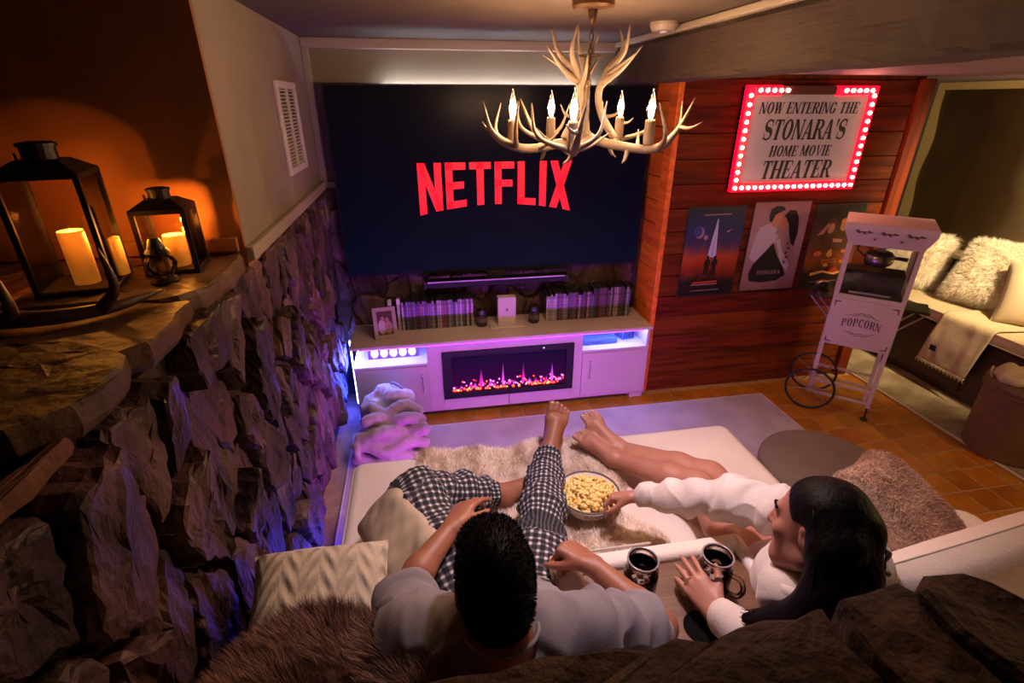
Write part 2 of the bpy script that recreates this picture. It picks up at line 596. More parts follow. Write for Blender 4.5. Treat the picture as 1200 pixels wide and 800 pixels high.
def stone_mesh(poly, depth, rnd, gap=.011, rough=1.0):
    cx = sum(p[0] for p in poly) / len(poly); cy = sum(p[1] for p in poly) / len(poly)
    pts = []
    for i in range(len(poly)):
        a, b = poly[i], poly[(i + 1) % len(poly)]
        L = math.hypot(b[0] - a[0], b[1] - a[1]); m = max(1, int(L / .026))
        for k in range(m):
            t = k / m; jj = .004 if k else 0
            pts.append((a[0] + (b[0] - a[0]) * t + rnd.uniform(-jj, jj), a[1] + (b[1] - a[1]) * t + rnd.uniform(-jj, jj)))
    size = max(.03, sum(math.hypot(p[0] - cx, p[1] - cy) for p in pts) / len(pts))
    n = len(pts); seed_ = rnd.uniform(0, 50)
    ang = rnd.uniform(0, 6.28); tilt = rnd.uniform(.0, .16) * rough
    ridge = rnd.uniform(0, PI); rs = rnd.uniform(-.06, .06) * rough; lay = rnd.uniform(.004, .012); lan = rnd.uniform(-.5, .5); lof = rnd.uniform(-.4, .4) * size

    def top(u, v):
        du, dv = u - cx, v - cy
        r = abs(du * math.cos(ridge) + dv * math.sin(ridge))
        step = lay if du * math.cos(lan) + dv * math.sin(lan) > lof else 0.0
        return depth + step + tilt * (du * math.cos(ang) + dv * math.sin(ang)) - abs(rs) * r
    rings = []
    for f, hz in ((1.0, -.05), (1.0, .35), (.985, .72), (.95, .93), (.90, 1.0), (.78, 1.0), (.62, 1.0), (.45, 1.0), (.25, 1.0)):
        ring = []
        for k, (u, v) in enumerate(pts):
            g = max(0.4, 1 - gap / size * (1 + .5 * math.sin(k * 2.3)))
            uu = cx + (u - cx) * f * g; vv = cy + (v - cy) * f * g
            if f < 1 or hz < .5:
                j = .004 * rough
                uu += rnd.uniform(-j, j) * (hz > 0); vv += rnd.uniform(-j, j) * (hz > 0)
            d = -.04 if hz < 0 else max(.004, top(uu, vv) * hz + (.0030 * math.sin(uu * 48 + seed_) * math.sin(vv * 21 + 2 * seed_) + .0012 * math.sin(uu * 120 + vv * 40 + seed_) + rnd.uniform(-.0009, .0009)) * rough * (hz > .5))
            ring.append((uu, vv, d))
        rings.append(ring)
    V = [p for r in rings for p in r]; F = []
    for i in range(len(rings) - 1):
        for k in range(n):
            a = i * n + k; b = i * n + (k + 1) % n
            F.append((a, b, b + n, a + n))
    V.append((cx, cy, top(cx, cy) + rnd.uniform(-.008, .008)))
    for k in range(n):
        F.append(((len(rings) - 1) * n + k, (len(rings) - 1) * n + (k + 1) % n, len(V) - 1))
    return V, F


def stone_field(parent, u0, u1, v0, v1, su, sv, mapf, material, dmin, dmax, seed, name='stone', rough=1.0, keep=None):
    rnd = random.Random(seed)
    for poly in stone_cells(u0, u1, v0, v1, su, sv, rnd):
        cu = sum(p[0] for p in poly) / len(poly); cv = sum(p[1] for p in poly) / len(poly)
        if keep and not keep(cu, cv):
            continue
        V, F = stone_mesh(poly, rnd.uniform(dmin, dmax), rnd, rough=rough)
        m = MB(); m.add([mapf(*p) for p in V], F)
        m.build(name, material, parent)


bs = struct(box('wall_back_stone', -.58, 1.46, 3.22, 3.26, 0, 1.385, MATS['mortar']))
stone_field(bs, -.56, 1.45, .45, 1.38, .16, .22, lambda u, v, d: (u, 3.22 - d, v), MATS['stone'], .008, .018, 11, keep=lambda u, v: not (-.3 < u < 1.3 and v > .98))

# ------------------------------------------------------------------ left wall: drywall, trim, stone wall, ledge
struct(box('wall_left', -.72, -.56, 1.735, 3.30, 1.40, 2.155, MATS['drywall']))
struct(box('wall_left_return', -2.4, -.5605, 1.72, 1.86, 1.36, 2.155, MATS['brown_wall']))
struct(box('trim_4', -.56, -.535, 1.72, 3.235, 1.385, 1.43, MATS['trim_paint'], bevel=.004))
struct(box('baseboard_left', -2.3, -.575, 1.70, 1.72, 1.42, 1.465, MATS['brown_wall'], bevel=.004))
ws = struct(box('wall_left_stone', -2.4, -.605, .15, 3.26, 0, 1.33, MATS['mortar']))
SX = -.605
stone_field(ws, .25, 1.05, .1, 1.345, .17, .33, lambda u, v, d: (SX + d, u, v), MATS['stone'], .022, .085, 3, rough=1.2)
stone_field(ws, 1.05, 1.75, .1, 1.375, .14, .28, lambda u, v, d: (SX + d, u, v), MATS['stone'], .018, .08, 5, rough=1.2)
stone_field(ws, 1.75, 3.22, .1, 1.385, .115, .22, lambda u, v, d: (SX + d, u, v), MATS['stone'], .018, .08, 9, rough=1.2)
# ledge flagstones (front edge about x = -.56, top z = 1.41)
rl = random.Random(21)


def slab(poly, z0, z1, material, parent, seed, name='flagstone', bump=.004):
    r = random.Random(seed)
    pts = []
    for i in range(len(poly)):
        a, b = poly[i], poly[(i + 1) % len(poly)]
        L = math.hypot(b[0] - a[0], b[1] - a[1]); m = max(1, int(L / .045))
        for k in range(m):
            t = k / m
            pts.append((a[0] + (b[0] - a[0]) * t + r.uniform(-.008, .008), a[1] + (b[1] - a[1]) * t + r.uniform(-.008, .008)))
    cx = sum(p[0] for p in pts) / len(pts); cy = sum(p[1] for p in pts) / len(pts)
    rings = []
    for f, z in ((.96, z0), (1.0, z0 + .3 * (z1 - z0)), (.995, z1 - .008), (.965, z1), (.6, z1)):
        rings.append([Vector((cx + (p[0] - cx) * f, cy + (p[1] - cy) * f, z + r.uniform(-bump, bump))) for p in pts])
    m = MB(); m.rings(rings)
    return m.build(name, material, parent)


slab([(-.565, 1.715), (-.56, 1.50), (-.575, 1.36), (-.60, 1.31), (-1.0, 1.30), (-1.02, 1.715)], 1.345, 1.41, MATS['flagstone'], ws, 1)
slab([(-.585, 1.30), (-.56, 1.22), (-.565, 1.05), (-.60, 1.02), (-1.05, 1.05), (-1.0, 1.29)], 1.35, 1.408, MATS['flagstone'], ws, 2)
slab([(-.585, 1.01), (-.555, .93), (-.56, .80), (-.62, .745), (-.80, .735), (-1.04, .76), (-1.06, 1.04)], 1.35, 1.412, MATS['flagstone'], ws, 3)
slab([(-1.03, 1.715), (-1.01, 1.30), (-1.06, 1.05), (-1.06, .75), (-1.9, .75), (-1.9, 1.715)], 1.345, 1.406, MATS['flagstone'], ws, 4)
# the open dark pit in front of the ledge with its thin rim
box('pit', -1.6, -.625, .1, .735, 1.331, 1.336, MATS['black_gap'], ws)
slab([(-.60, .78), (-.60, .3), (-.585, .3), (-.585, .78)], 1.335, 1.368, MATS['flagstone'], ws, 6, 'rim_stone', .002)

# return air vent
v = thing('air_vent', 'white louvered return air grille on the cream left wall', 'vent', (-.56, 2.67, 1.74))
m = MB(); Y0, Y1, Z0, Z1 = -.2, .2, -.19, .19
m.box(0, .014, Y0, Y0 + .045, Z0, Z1); m.box(0, .014, Y1 - .045, Y1, Z0, Z1)
m.box(0, .014, Y0 + .045, Y1 - .045, Z0, Z0 + .03); m.box(0, .014, Y0 + .045, Y1 - .045, Z1 - .03, Z1)
m.build('frame', MATS['white_metal'], v, bevel=.003)
box('backing', .0005, .002, Y0 + .03, Y1 - .03, Z0 + .02, Z1 - .02, MATS['vent_dark'], v)
box('center_bar', .004, .013, -.012, .012, Z0 + .03, Z1 - .03, MATS['white_metal'], v)
lou = MB().box(-.005, .005, -.15, .15, -.0012, .0012, Matrix.Rotation(.6, 4, 'Y')).mesh('louver'); lou.materials.append(MATS['white_metal'])
nl = 22
for i in range(nl):
    o = obj('louver', lou, None, v); o.location = (.007, 0, Z0 + .037 + i * (.306 / (nl - 1)))

# ------------------------------------------------------------------ wooden wall: planks
ww = struct(box('wall_wood', 1.47, 3.02, 2.93, 3.05, 0, 1.985, MATS['plank_v']))
pm = {}
PH = .1405
for i in range(14):
    z0 = i * PH; z1 = min(z0 + PH - .004, 1.962)
    m = MB().box(-.78, .78, -.014, .014, -(z1 - z0) / 2, (z1 - z0) / 2)
    o = m.build('plank', MATS['plank'], ww, bevel=.004)
    o.location = (2.245, 2.918 + random.uniform(-.003, .003), (z0 + z1) / 2)
struct(box('trim_5', 2.955, 3.045, 2.875, 2.93, 0, 1.97, MATS['plank_v'], bevel=.006))
wr = struct(box('wall_wood_return', 1.47, 1.56, 2.93, 3.262, 0, 1.985, MATS['plank_v']))
box('corner_stile', 1.438, 1.472, 2.90, 3.0, 0, 1.975, MATS['plank_lit'], wr, bevel=.005)
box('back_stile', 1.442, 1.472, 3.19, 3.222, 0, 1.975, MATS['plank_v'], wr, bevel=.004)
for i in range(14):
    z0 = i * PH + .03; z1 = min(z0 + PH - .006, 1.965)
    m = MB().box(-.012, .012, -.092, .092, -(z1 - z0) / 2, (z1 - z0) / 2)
    o = m.build('plank', MATS['plank_lit'], wr, bevel=.004)
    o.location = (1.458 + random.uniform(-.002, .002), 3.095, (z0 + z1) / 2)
# nook behind the wooden wall: return wall, dark back, shaded window wall
struct(box('wall_nook_return', 3.02, 3.06, 2.95, 4.1, 0, 1.985, MATS['olive_wall']))
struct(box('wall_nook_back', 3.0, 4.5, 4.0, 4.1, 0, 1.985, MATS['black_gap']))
struct(box('wall_right', 4.26, 4.4, -1.2, 4.1, 0, 2.155, MATS['olive_wall']))
sh = struct(thing('window_1', None, None, (4.25, 0, 0)))
for k in ('label', 'category'):
    if k in sh: del sh[k]
m = MB()
zs = np.linspace(.80, 1.93, 40)
pts = [[Vector((-.012 - .006 * math.sin(z * 11) - (.004 if i == 39 else 0), y, z)) for y in (.6, 3.85)] for i, z in enumerate(zs)]
m.rings([[p[0], p[1], p[1] + Vector((.004, 0, 0)), p[0] + Vector((.004, 0, 0))] for p in pts])
m.build('roman_shade', MATS['roman_shade'], sh, smooth=True)
box('window_sill', -.16, .005, .5, 3.95, .73, .77, MATS['roman_shade'], sh, bevel=.008)
# rough edge: hearth half wall in front of the camera
hw = struct(box('wall_front_stone', -.6, 2.2, .12, .40, 0, 1.02, MATS['mortar']))
# fixture rings made up for the added spots over sofa and nook, unseen
struct(MB().lathe([(.045, 2.1545), (.07, 2.1545), (.068, 2.146), (.048, 2.146)], 28, (.62, 1.34, 0), cap=False).build('added_sofa_fixture', MATS['white_metal'], smooth=False))
struct(MB().lathe([(.04, 1.9845), (.065, 1.9845), (.06, 1.955), (.045, 1.955)], 28, (3.45, 1.75, 0), cap=False).build('added_nook_fixture', MATS['white_metal'], smooth=False))

# ------------------------------------------------------------------ lettering (own glyph outlines as small polygons)
def _arc(cx, cy, rx, ry, a0, a1, tx, ty, n=20):
    """band between outer ellipse (rx,ry) and inner ellipse (rx-tx, ry-ty)"""
    out = []
    for i in range(n):
        a = math.radians(a0 + (a1 - a0) * i / n); b = math.radians(a0 + (a1 - a0) * (i + 1) / n)
        p = lambda t, r1, r2: (cx + r1 * math.cos(t), cy + r2 * math.sin(t))
        out.append([p(a, rx, ry), p(b, rx, ry), p(b, rx - tx, ry - ty), p(a, rx - tx, ry - ty)])
    return out


def _r(x0, y0, x1, y1):
    return [[(x0, y0), (x1, y0), (x1, y1), (x0, y1)]]


def _stroke(pts, w):
    """polyline band with width list"""
    out = []
    n = len(pts)
    nr = []
    for i in range(n):
        a = pts[max(i - 1, 0)]; b = pts[min(i + 1, n - 1)]
        dx, dy = b[0] - a[0], b[1] - a[1]; l = math.hypot(dx, dy) or 1
        nr.append((-dy / l, dx / l))
    for i in range(n - 1):
        a, b = pts[i], pts[i + 1]; wa, wb = w[i] / 2, w[i + 1] / 2
        out.append([(a[0] - nr[i][0] * wa, a[1] - nr[i][1] * wa), (b[0] - nr[i + 1][0] * wb, b[1] - nr[i + 1][1] * wb),
                    (b[0] + nr[i + 1][0] * wb, b[1] + nr[i + 1][1] * wb), (a[0] + nr[i][0] * wa, a[1] + nr[i][1] * wa)])
    return out


def serif_glyph(ch):
    T, t, s, sh = .24, .095, .06, .065     # thick, thin, serif overhang, serif height
    def st(x, w, top=True, bot=True):
        o = _r(x, 0, x + w, 1)
        if bot: o += _r(x - s, 0, x + w + s, sh)
        if top: o += _r(x - s, 1 - sh, x + w + s, 1)
        return o
    if ch == 'I': return st(s, T), T + 2 * s
    if ch == 'T':
        w = .74
        return st(w / 2 - T / 2, T, top=False) + _r(.02, 1 - .075, w - .02, 1) + [[(.02, 1), (.02, .72), (.07, .72), (.12, .93)], [(w - .02, 1), (w - .12, .93), (w - .07, .72), (w - .02, .72)]], w
    if ch in 'EFL':
        w = .70; o = st(s, T)
        if ch != 'F': o += _r(s, 0, w - .02, .07) + [[(w - .02, 0), (w, .30), (w - .05, .30), (w - .12, .06)]]
        if ch != 'L': o += _r(s, .93, w - .04, 1) + [[(w - .04, 1), (w - .13, .94), (w - .08, .72), (w - .03, .72)]] + _r(s + T, .475, .50, .54) + _r(.46, .36, .51, .65)
        return o, w
    if ch == 'H':
        w = .86
        return st(s, T) + st(w - s - T, T) + _r(s, .47, w - s, .54), w
    if ch == 'N':
        w = .84
        return st(s, t, True, True) + st(w - s - t, t, True, False) + [[(s - .03, 1), (s + .20, 1), (w - s, 0), (w - s - .21, 0)]], w
    if ch == 'M':
        w = 1.02
        return st(s, t) + st(w - s - T, T) + [[(s - .04, 1), (s + .20, 1), (w / 2 + .08, .05), (w / 2 - .10, .05)], [(w - s - T - .01, 1), (w - s - .06, 1), (w / 2 + .06, .05), (w / 2 - .03, .05)]], w
    if ch == 'W':
        w = 1.12
        d = lambda x0, x1, wt: [[(x0, 1), (x0 + wt, 1), (x1 + wt * .6, 0), (x1 - wt * .3, 0)]]
        return d(.05, .30, T) + d(.53, .33, .075) + d(.45, .73, T) + d(.99, .77, .075) + _r(0, 1 - sh, .32, 1) + _r(.38, 1 - sh, .70, 1) + _r(.90, 1 - sh, 1.14, 1), w
    if ch == 'V':
        w = .82
        return [[(.04, 1), (.25, 1), (.48, 0), (.38, 0)], [(.69, 1), (.765, 1), (.48, 0), (.40, 0)]] + _r(-.03, 1 - sh, .32, 1) + _r(.58, 1 - sh, .86, 1), w
    if ch == 'A':
        w = .84
        return [[(.33, 1), (.49, 1), (.80, 0), (.53, 0)], [(.33, 1), (.43, 1), (.16, 0), (.055, 0)]] + _r(.20, .29, .62, .35) + _r(-.02, 0, .25, sh) + _r(.48, 0, .88, sh), w
    if ch == 'X':
        w = .8
        return [[(.03, 1), (.26, 1), (.78, 0), (.55, 0)], [(.66, 1), (.75, 1), (.14, 0), (.05, 0)]], w
    if ch == 'O': return _arc(.42, .5, .40, .52, 0, 360, .24, .09, 32), .84
    if ch == 'C': return _arc(.42, .5, .40, .52, 38, 322, .24, .09, 28) + _r(.68, .64, .75, .98), .80
    if ch == 'G': return _arc(.42, .5, .40, .52, 38, 330, .24, .09, 28) + _r(.68, .66, .74, .98) + _r(.60, .06, .78, .42) + _r(.50, .40, .86, .455), .88
    if ch in 'RPDB':
        w = .80; o = st(s, T)
        o += _arc(.40, .735, .34, .265, -90, 90, .22, .08, 16) + _r(s, .94, .42, 1) + _r(s, .47, .42, .53)
        if ch == 'R': o += [[(.36, .50), (.55, .50), (.86, 0), (.62, 0)]] + _r(.62, 0, .92, sh)
        if ch == 'P': w = .76
        return o, w
    if ch == 'S':
        pts = []; ww = []
        for i in range(33):
            u = i / 32
            if u < .5:
                a = math.radians(40 + (270 - 40) * u * 2); p = (.36 + .27 * math.cos(a), .745 + .235 * math.sin(a))
            else:
                a = math.radians(90 - (270 - 40) * (u - .5) * 2); p = (.36 + .29 * math.cos(a), .265 + .245 * math.sin(a))
            pts.append(p); ww.append(.085 + .17 * math.exp(-((u - .5) / .22) ** 2))
        return _stroke(pts, ww) + _r(.56, .68, .62, 1.0) + _r(.06, 0, .12, .33), .72
    if ch == "'": return [[(.05, 1.02), (.22, 1.02), (.16, .62), (.10, .62)]], .26
    return [], .34


def sans_glyph(ch):
    T = .165; W = .50
    if ch == 'N': return _r(0, 0, T, 1) + _r(W - T + .04, 0, W + .04, 1) + [[(0, 1), (T, 1), (W + .04, 0), (W + .04 - T, 0)]], W + .04
    if ch == 'E': return _r(0, 0, T, 1) + _r(0, 0, W - .03, .16) + _r(0, .42, W - .08, .58) + _r(0, .84, W - .03, 1), W - .03
    if ch == 'T': return _r(.165, 0, .165 + T, 1) + _r(0, .84, W, 1), W
    if ch == 'F': return _r(0, 0, T, 1) + _r(0, .42, W - .08, .58) + _r(0, .84, W - .04, 1), W - .04
    if ch == 'L': return _r(0, 0, T, 1) + _r(0, 0, W - .06, .16), W - .06
    if ch == 'I': return _r(0, 0, T, 1), T
    if ch == 'X': return [[(0, 1), (.185, 1), (W + .03, 0), (W + .03 - .185, 0)], [(W + .03, 1), (W + .03 - .185, 1), (0, 0), (.185, 0)]], W + .03
    return [], .3


def text_polys(s, glyph, gap=.08, slant=0.0):
    out = []; x = 0
    for ch in s:
        g, w = glyph(ch)
        for p in g:
            out.append([(x + q[0] + slant * q[1], q[1]) for q in p])
        x += w + gap
    return out, x - gap


def text_obj(name, s, width, height, M, material, parent, glyph=serif_glyph, gap=.08, slant=0.0, thick=.0006, warp=None):
    """flat lettering centred on the local origin of M (x right, y up, z out)"""
    polys, w = text_polys(s, glyph, gap, slant)
    m = MB()
    for p in polys:
        q = []
        for x, y in p:
            u = x / w
            if warp: y = warp(u, y)
            q.append(((u - .5) * width, (y - .5) * height))
        m.prism(q, 0, thick, M)
    return m.build(name, material, parent)


def flat(name, poly, M, z, material, parent, thick=.0005):
    return MB().prism(poly, z, z + thick, M).build(name, material, parent)


def ellpoly(cx, cy, rx, ry, n=20, rot=0.0):
    return [(cx + rx * math.cos(a) * math.cos(rot) - ry * math.sin(a) * math.sin(rot), cy + rx * math.cos(a) * math.sin(rot) + ry * math.sin(a) * math.cos(rot))
            for a in [2 * PI * k / n for k in range(n)]]


# wall-facing frame: local x -> +x, local y -> +z, local z -> -y (towards the viewer)
FACE = Matrix(((1, 0, 0, 0), (0, 0, -1, 0), (0, 1, 0, 0), (0, 0, 0, 1)))

# ------------------------------------------------------------------ television
mat('tv_black', (0.008, 0.008, 0.009), .5, spec=.25)
mat('tv_edge', (0.05, 0.05, 0.055), .3, metal=.6)


def tv_screen_mat():
    m, nt, b = _nodes('tv_screen')
    N, L = nt.nodes, nt.links
    b.inputs['Base Color'].default_value = (0.006, 0.006, 0.009, 1)
    b.inputs['Roughness'].default_value = .25; b.inputs['Specular IOR Level'].default_value = .05
    tc = N.new('ShaderNodeTexCoord'); sp = N.new('ShaderNodeSeparateXYZ')
    L.new(tc.outputs['Generated'], sp.inputs[0])
    rp = N.new('ShaderNodeValToRGB')
    e = rp.color_ramp.elements
    e[0].position = 0.0; e[0].color = (0.0002, 0.0035, 0.014, 1)
    e[1].position = 1.0; e[1].color = (0.0006, 0.0004, 0.0008, 1)
    q = e.new(.45); q.color = (0.0002, 0.0010, 0.0055, 1)
    L.new(sp.outputs['Z'], rp.inputs[0])
    L.new(rp.outputs[0], b.inputs['Emission Color'])
    b.inputs['Emission Strength'].default_value = .75
    return m


tv = thing('television', 'large wall mounted television with red lettering on a dark screen', 'television', (0.466, 3.155, .865))
TW, TH = 1.876, 1.07
box('housing', -TW / 2, TW / 2, 0, .025, 0, TH, MATS['tv_black'], tv, bevel=.004)
m = MB()
for a in ((-TW / 2, TW / 2, 0, .014), (-TW / 2, TW / 2, TH - .008, TH)):
    m.box(a[0], a[1], -.006, .004, a[2], a[3])
for a in ((-TW / 2, -TW / 2 + .008), (TW / 2 - .008, TW / 2)):
    m.box(a[0], a[1], -.006, .004, .014, TH - .008)
m.build('bezel', MATS['tv_black'], tv)
scr = box('screen', -TW / 2 + .008, TW / 2 - .008, -.003, .003, .014, TH - .008, tv_screen_mat(), tv)
emis('netflix_red', (1.0, 0.012, 0.03), 1.05)
# centre of the word, local
text_obj('lettering', 'NETFLIX', .93, .245, Matrix.Translation((-.005, -.004, 1.404 - .865)) @ FACE, MATS['netflix_red'], scr, sans_glyph, gap=.085,
         warp=lambda u, y: 1 - (1 - y) * (1 + .22 * (2 * u - 1) ** 2))
box('wall_bracket', -.3, .3, .025, .035, .3, .5, MATS['tv_black'], tv)
mat('metal_dark', (0.06, 0.055, 0.05), .35, metal=.8)
mat('steel', (0.55, 0.53, 0.50), .28, metal=1.0)
sb = thing('soundbar', 'long slim black soundbar under the television', 'soundbar', (.45, 3.1, .80))
box('body', -.46, .46, -.035, .04, -.012, .035, MATS['tv_black'], sb, bevel=.008)
box('front_edge', -.44, .44, -.038, -.034, .026, .034, MATS['steel'], sb)
box('end_cap', -.462, -.452, -.034, .039, -.010, .033, MATS['metal_dark'], sb)
box('end_cap', .452, .462, -.034, .039, -.010, .033, MATS['metal_dark'], sb)
box('bracket', -.06, .06, .03, .08, .02, .07, MATS['metal_dark'], sb)
# LED strip fixed to the back of the TV, washing the wall above it
emis('led_white_blue', (0.92, 0.92, 1.0), 62.0)
l = thing('tv_led_strip', 'slim light strip along the back top edge of the television', 'light strip', (0.466, 3.223, 1.905))
box('strip', -.62, .62, -.004, .004, 0, .008, MATS['led_white_blue'], l)
box('clip', -.86, .86, -.010, .010, -.006, 0, MATS['metal_dark'], l)

# ------------------------------------------------------------------ media console with electric fireplace
mat('white_lacquer', (0.60, 0.50, 0.46), .38, color2=(0.57, 0.47, 0.43), scale=4)
mat('cubby_white', (0.80, 0.80, 0.82), .5)
emis('led_blue', (0.03, 0.05, 1.0), 420.0); emis('added_lip_glow', (0.34, 0.05, 1.0), 6.0)
emis('led_cubby', (0.17, 0.22, 1.0), 150.0)
S0, S1, SY, SB, SH_ = -.473, 1.418, 2.84, 3.17, .535
st = thing('media_console', 'long white media console with electric fireplace under the television', 'media console', (0, 0, 0))
W_ = MATS['white_lacquer']
box('top', S0 - .004, S1 + .004, SY - .024, SB, SH_ - .02, SH_, W_, st, bevel=.003)
box('back_panel', S0, S1, SB - .012, SB, .03, SH_ - .02, W_, st)
box('bottom', S0, S1, SY + .01, SB - .012, .03, .045, W_, st)
box('side_panel', S0, S0 + .018, SY + .02, SB - .012, .03, .39, W_, st)
box('side_panel', S1 - .018, S1, SY, SB - .012, .03, SH_ - .02, W_, st)
for x in (-.02, .955):
    box('divider', x - .009, x + .009, SY + .002, SB - .012, .045, SH_ - .02, W_, st)
box('shelf', S0, -.029, SY, SB - .012, .372, .388, W_, st)
box('shelf', .964, S1 - .018, SY, SB - .012, .372, .388, W_, st)
# front of the middle: four rails round the fireplace
m = MB()
m.box(-.029, .06, SY, SY + .02, .045, SH_ - .02); m.box(.906, .964, SY, SY + .02, .045, SH_ - .02)
m.box(.06, .906, SY, SY + .02, .452, SH_ - .02)
m.build('front_frame', W_, st)
box('drawer_front', .06, .482, SY, SY + .02, .035, .122, W_, st, bevel=.002)
box('drawer_front', .485, .906, SY, SY + .02, .035, .122, W_, st, bevel=.002)
for x0, x1, hx in ((S0 + .003, -.031, -.062), (.967, S1 - .003, 1.02)):
    d = box('door', x0, x1, SY - .002, SY + .016, .05, .368, W_, st, bevel=.002)
    h = MB(); h.tube([(hx, SY - .003, .185), (hx, SY - .018, .19), (hx, SY - .018, .305), (hx, SY - .003, .31)], .004, 8)
    h.build('handle', MATS['steel'], d)
for x in (S0 + .04, S1 - .05):
    for y in (SY + .03, SB - .05):
        box('foot', x - .045, x + .045, y - .025, y + .025, 0, .03, W_, st)
# fireplace insert
fp = box('fireplace', .06, .906, SY + .012, SY + .022, .122, .454, MATS['tv_black'], st)
m = MB()
m.box(.06, .906, SY - .012, SY + .012, .42, .454); m.box(.06, .906, SY - .012, SY + .012, .122, .16)
m.box(.06, .115, SY - .012, SY + .012, .16, .42); m.box(.855, .906, SY - .012, SY + .012, .16, .42)
m.build('insert_frame', MATS['tv_black'], fp, bevel=.002)


def fire_mat(name, c1, c2, s):
    m_, nt, b = _nodes(name)
    N, L = nt.nodes, nt.links
    tc = N.new('ShaderNodeTexCoord'); sp = N.new('ShaderNodeSeparateXYZ'); L.new(tc.outputs['Generated'], sp.inputs[0])
    rp = N.new('ShaderNodeValToRGB'); rp.color_ramp.elements[0].color = c4(c1); rp.color_ramp.elements[1].color = c4(c2)
    L.new(sp.outputs['Z'], rp.inputs[0]); L.new(rp.outputs[0], b.inputs['Emission Color'])
    b.inputs['Emission Strength'].default_value = s
    b.inputs['Base Color'].default_value = (.004, .002, .005, 1); b.inputs['Specular IOR Level'].default_value = .05
    return m_


box('flame_panel', .115, .855, SY + .008, SY + .012, .16, .40, fire_mat('fire_glow', (0.16, 0.0, 0.14), (0.012, 0.006, 0.06), .32), fp)
fm = [fire_mat('flame_a', (.9, .02, .42), (.12, .005, .22), 1.5), fire_mat('flame_b', (.9, .10, .75), (.16, .01, .3), 1.5)]
rf = random.Random(4)
for i in range(17):
    x = .14 + i * .0425 + rf.uniform(-.012, .012); h = rf.uniform(.02, .055)
    if i in (4, 7, 10, 15): h = rf.uniform(.12, .17)
    w = rf.uniform(.008, .016)
    m = MB(); m.lathe([(w * .5, 0), (w, h * .18), (w * .62, h * .45), (w * .3, h * .72), (.0005, h)], 8, (x, SY + .004, .185), Matrix.Translation((0, SY + .004, 0)) @ Matrix.Scale(.25, 4, (0, 1, 0)) @ Matrix.Translation((0, -SY - .004, 0)))
    m.build('flame', fm[i % 2], fp)
emis('ember_red', (1.0, 0.04, 0.02), 6.0); emis('ember_orange', (1.0, 0.18, 0.04), 7.0); emis('ember_pink', (1.0, 0.08, 0.40), 6.5); emis('ember_violet', (.7, .15, 1.0), 5.0)
ico = {}
for nm in ('ember_red', 'ember_orange', 'ember_pink', 'ember_violet'):
    bm = bmesh.new(); bmesh.ops.create_icosphere(bm, subdivisions=1, radius=1)
    me = bpy.data.meshes.new('ember'); bm.to_mesh(me); bm.free(); me.materials.append(MATS[nm]); ico[nm] = me
for i in range(130):
    u = i / 129; up = rf.random() ** 2
    nm = 'ember_red' if up < .25 else rf.choice(['ember_pink', 'ember_violet', 'ember_red'])
    if rf.random() < .25 and up < .25: nm = 'ember_orange'
    o = obj('ember', ico[nm], None, fp)
    o.location = (.125 + u * .72 + rf.uniform(-.006, .006), SY + .002 + rf.uniform(-.004, .004), .172 + up * .07)
    s = rf.uniform(.0045, .0115) * (1 - .4 * up); o.scale = (s, s * .7, s * .8); o.rotation_euler = (rf.random() * 3, rf.random() * 3, rf.random() * 3)
emis('indicator', (.8, .85, 1), 3.0)
box('indicator_light', .70, .708, SY - .0135, SY - .0115, .435, .441, MATS['indicator'], fp)
box('flame_glass', .112, .858, SY - .004, SY - .002, .158, .422, glass('fire_glass', (.95, .95, 1), .02, 1.12), fp)
box('added_lip_strip', S0 + .05, S1 - .05, SY - .016, SY - .008, SH_ - .026, SH_ - .021, MATS['added_lip_glow'], st)  # added violet strip, put in to tint the console front and the seat
# cubby lights
box('cubby_light', S0 + .02, -.04, SY + .02, SY + .03, SH_ - .032, SH_ - .022, MATS['led_cubby'], st)
box('cubby_light', .975, S1 - .03, SY + .02, SY + .03, SH_ - .032, SH_ - .022, MATS['led_cubby'], st)
box('cubby_light', S0 + .006, S0 + .012, SY + .02, SB - .02, .391, .397, MATS['led_cubby'], st)
# objects in the cubbies
mat('purple_print', (0.16, 0.03, 0.42), .4); mat('white_print', (0.85, 0.82, 0.85), .5)
pl = thing('shelf_plaque', 'purple plaque with a row of white figures in the lit left cubby', 'plaque', (-.235, 2.955, .388))
Mt = Matrix.Rotation(math.radians(-14), 4, 'X')
box('board', -.155, .155, -.006, .006, 0, .098, MATS['purple_print'], pl, M=Mt)
for i in range(5):
    x = -.115 + i * .0575
    m = MB()
    for cx, cz, rx, rz in ((0, .034, .024, .028), (-.012, .062, .011, .02), (.013, .066, .012, .02), (0, .086, .014, .007)):
        m.prism([(x + q[0], q[1]) for q in ellpoly(cx, cz, rx, rz, 14)], .0062, .0078, Mt @ FACE)
    m.build('white_figure', MATS['white_print'], pl)
mat('console_blue', (0.05, 0.10, 0.25), .35)
gc = thing('game_console', 'flat blue-lit media player box in the right cubby', 'media player', (1.11, 3.0, .388))
box('case', -.115, .115, -.09, .09, .004, .044, MATS['console_blue'], gc, bevel=.004)
box('front_strip', -.10, .02, -.0915, -.09, .018, .024, MATS['metal_dark'], gc)
for x in (-.09, .09):
    box('foot', x - .01, x + .01, -.07, .07, 0, .004, MATS['tv_black'], gc)
cb = thing('cube_speaker', 'small dark cube with slatted sides in the right cubby', 'speaker', (1.315, 3.0, .388), .12)
box('case', -.045, .045, -.045, .045, .003, .092, MATS['console_blue'], cb, bevel=.006)
for i in range(5):
    box('slat', -.036 + i * .016, -.028 + i * .016, -.0475, -.0445, .015, .08, MATS['tv_black'], cb)
box('base', -.035, .035, -.035, .035, 0, .003, MATS['tv_black'], cb)

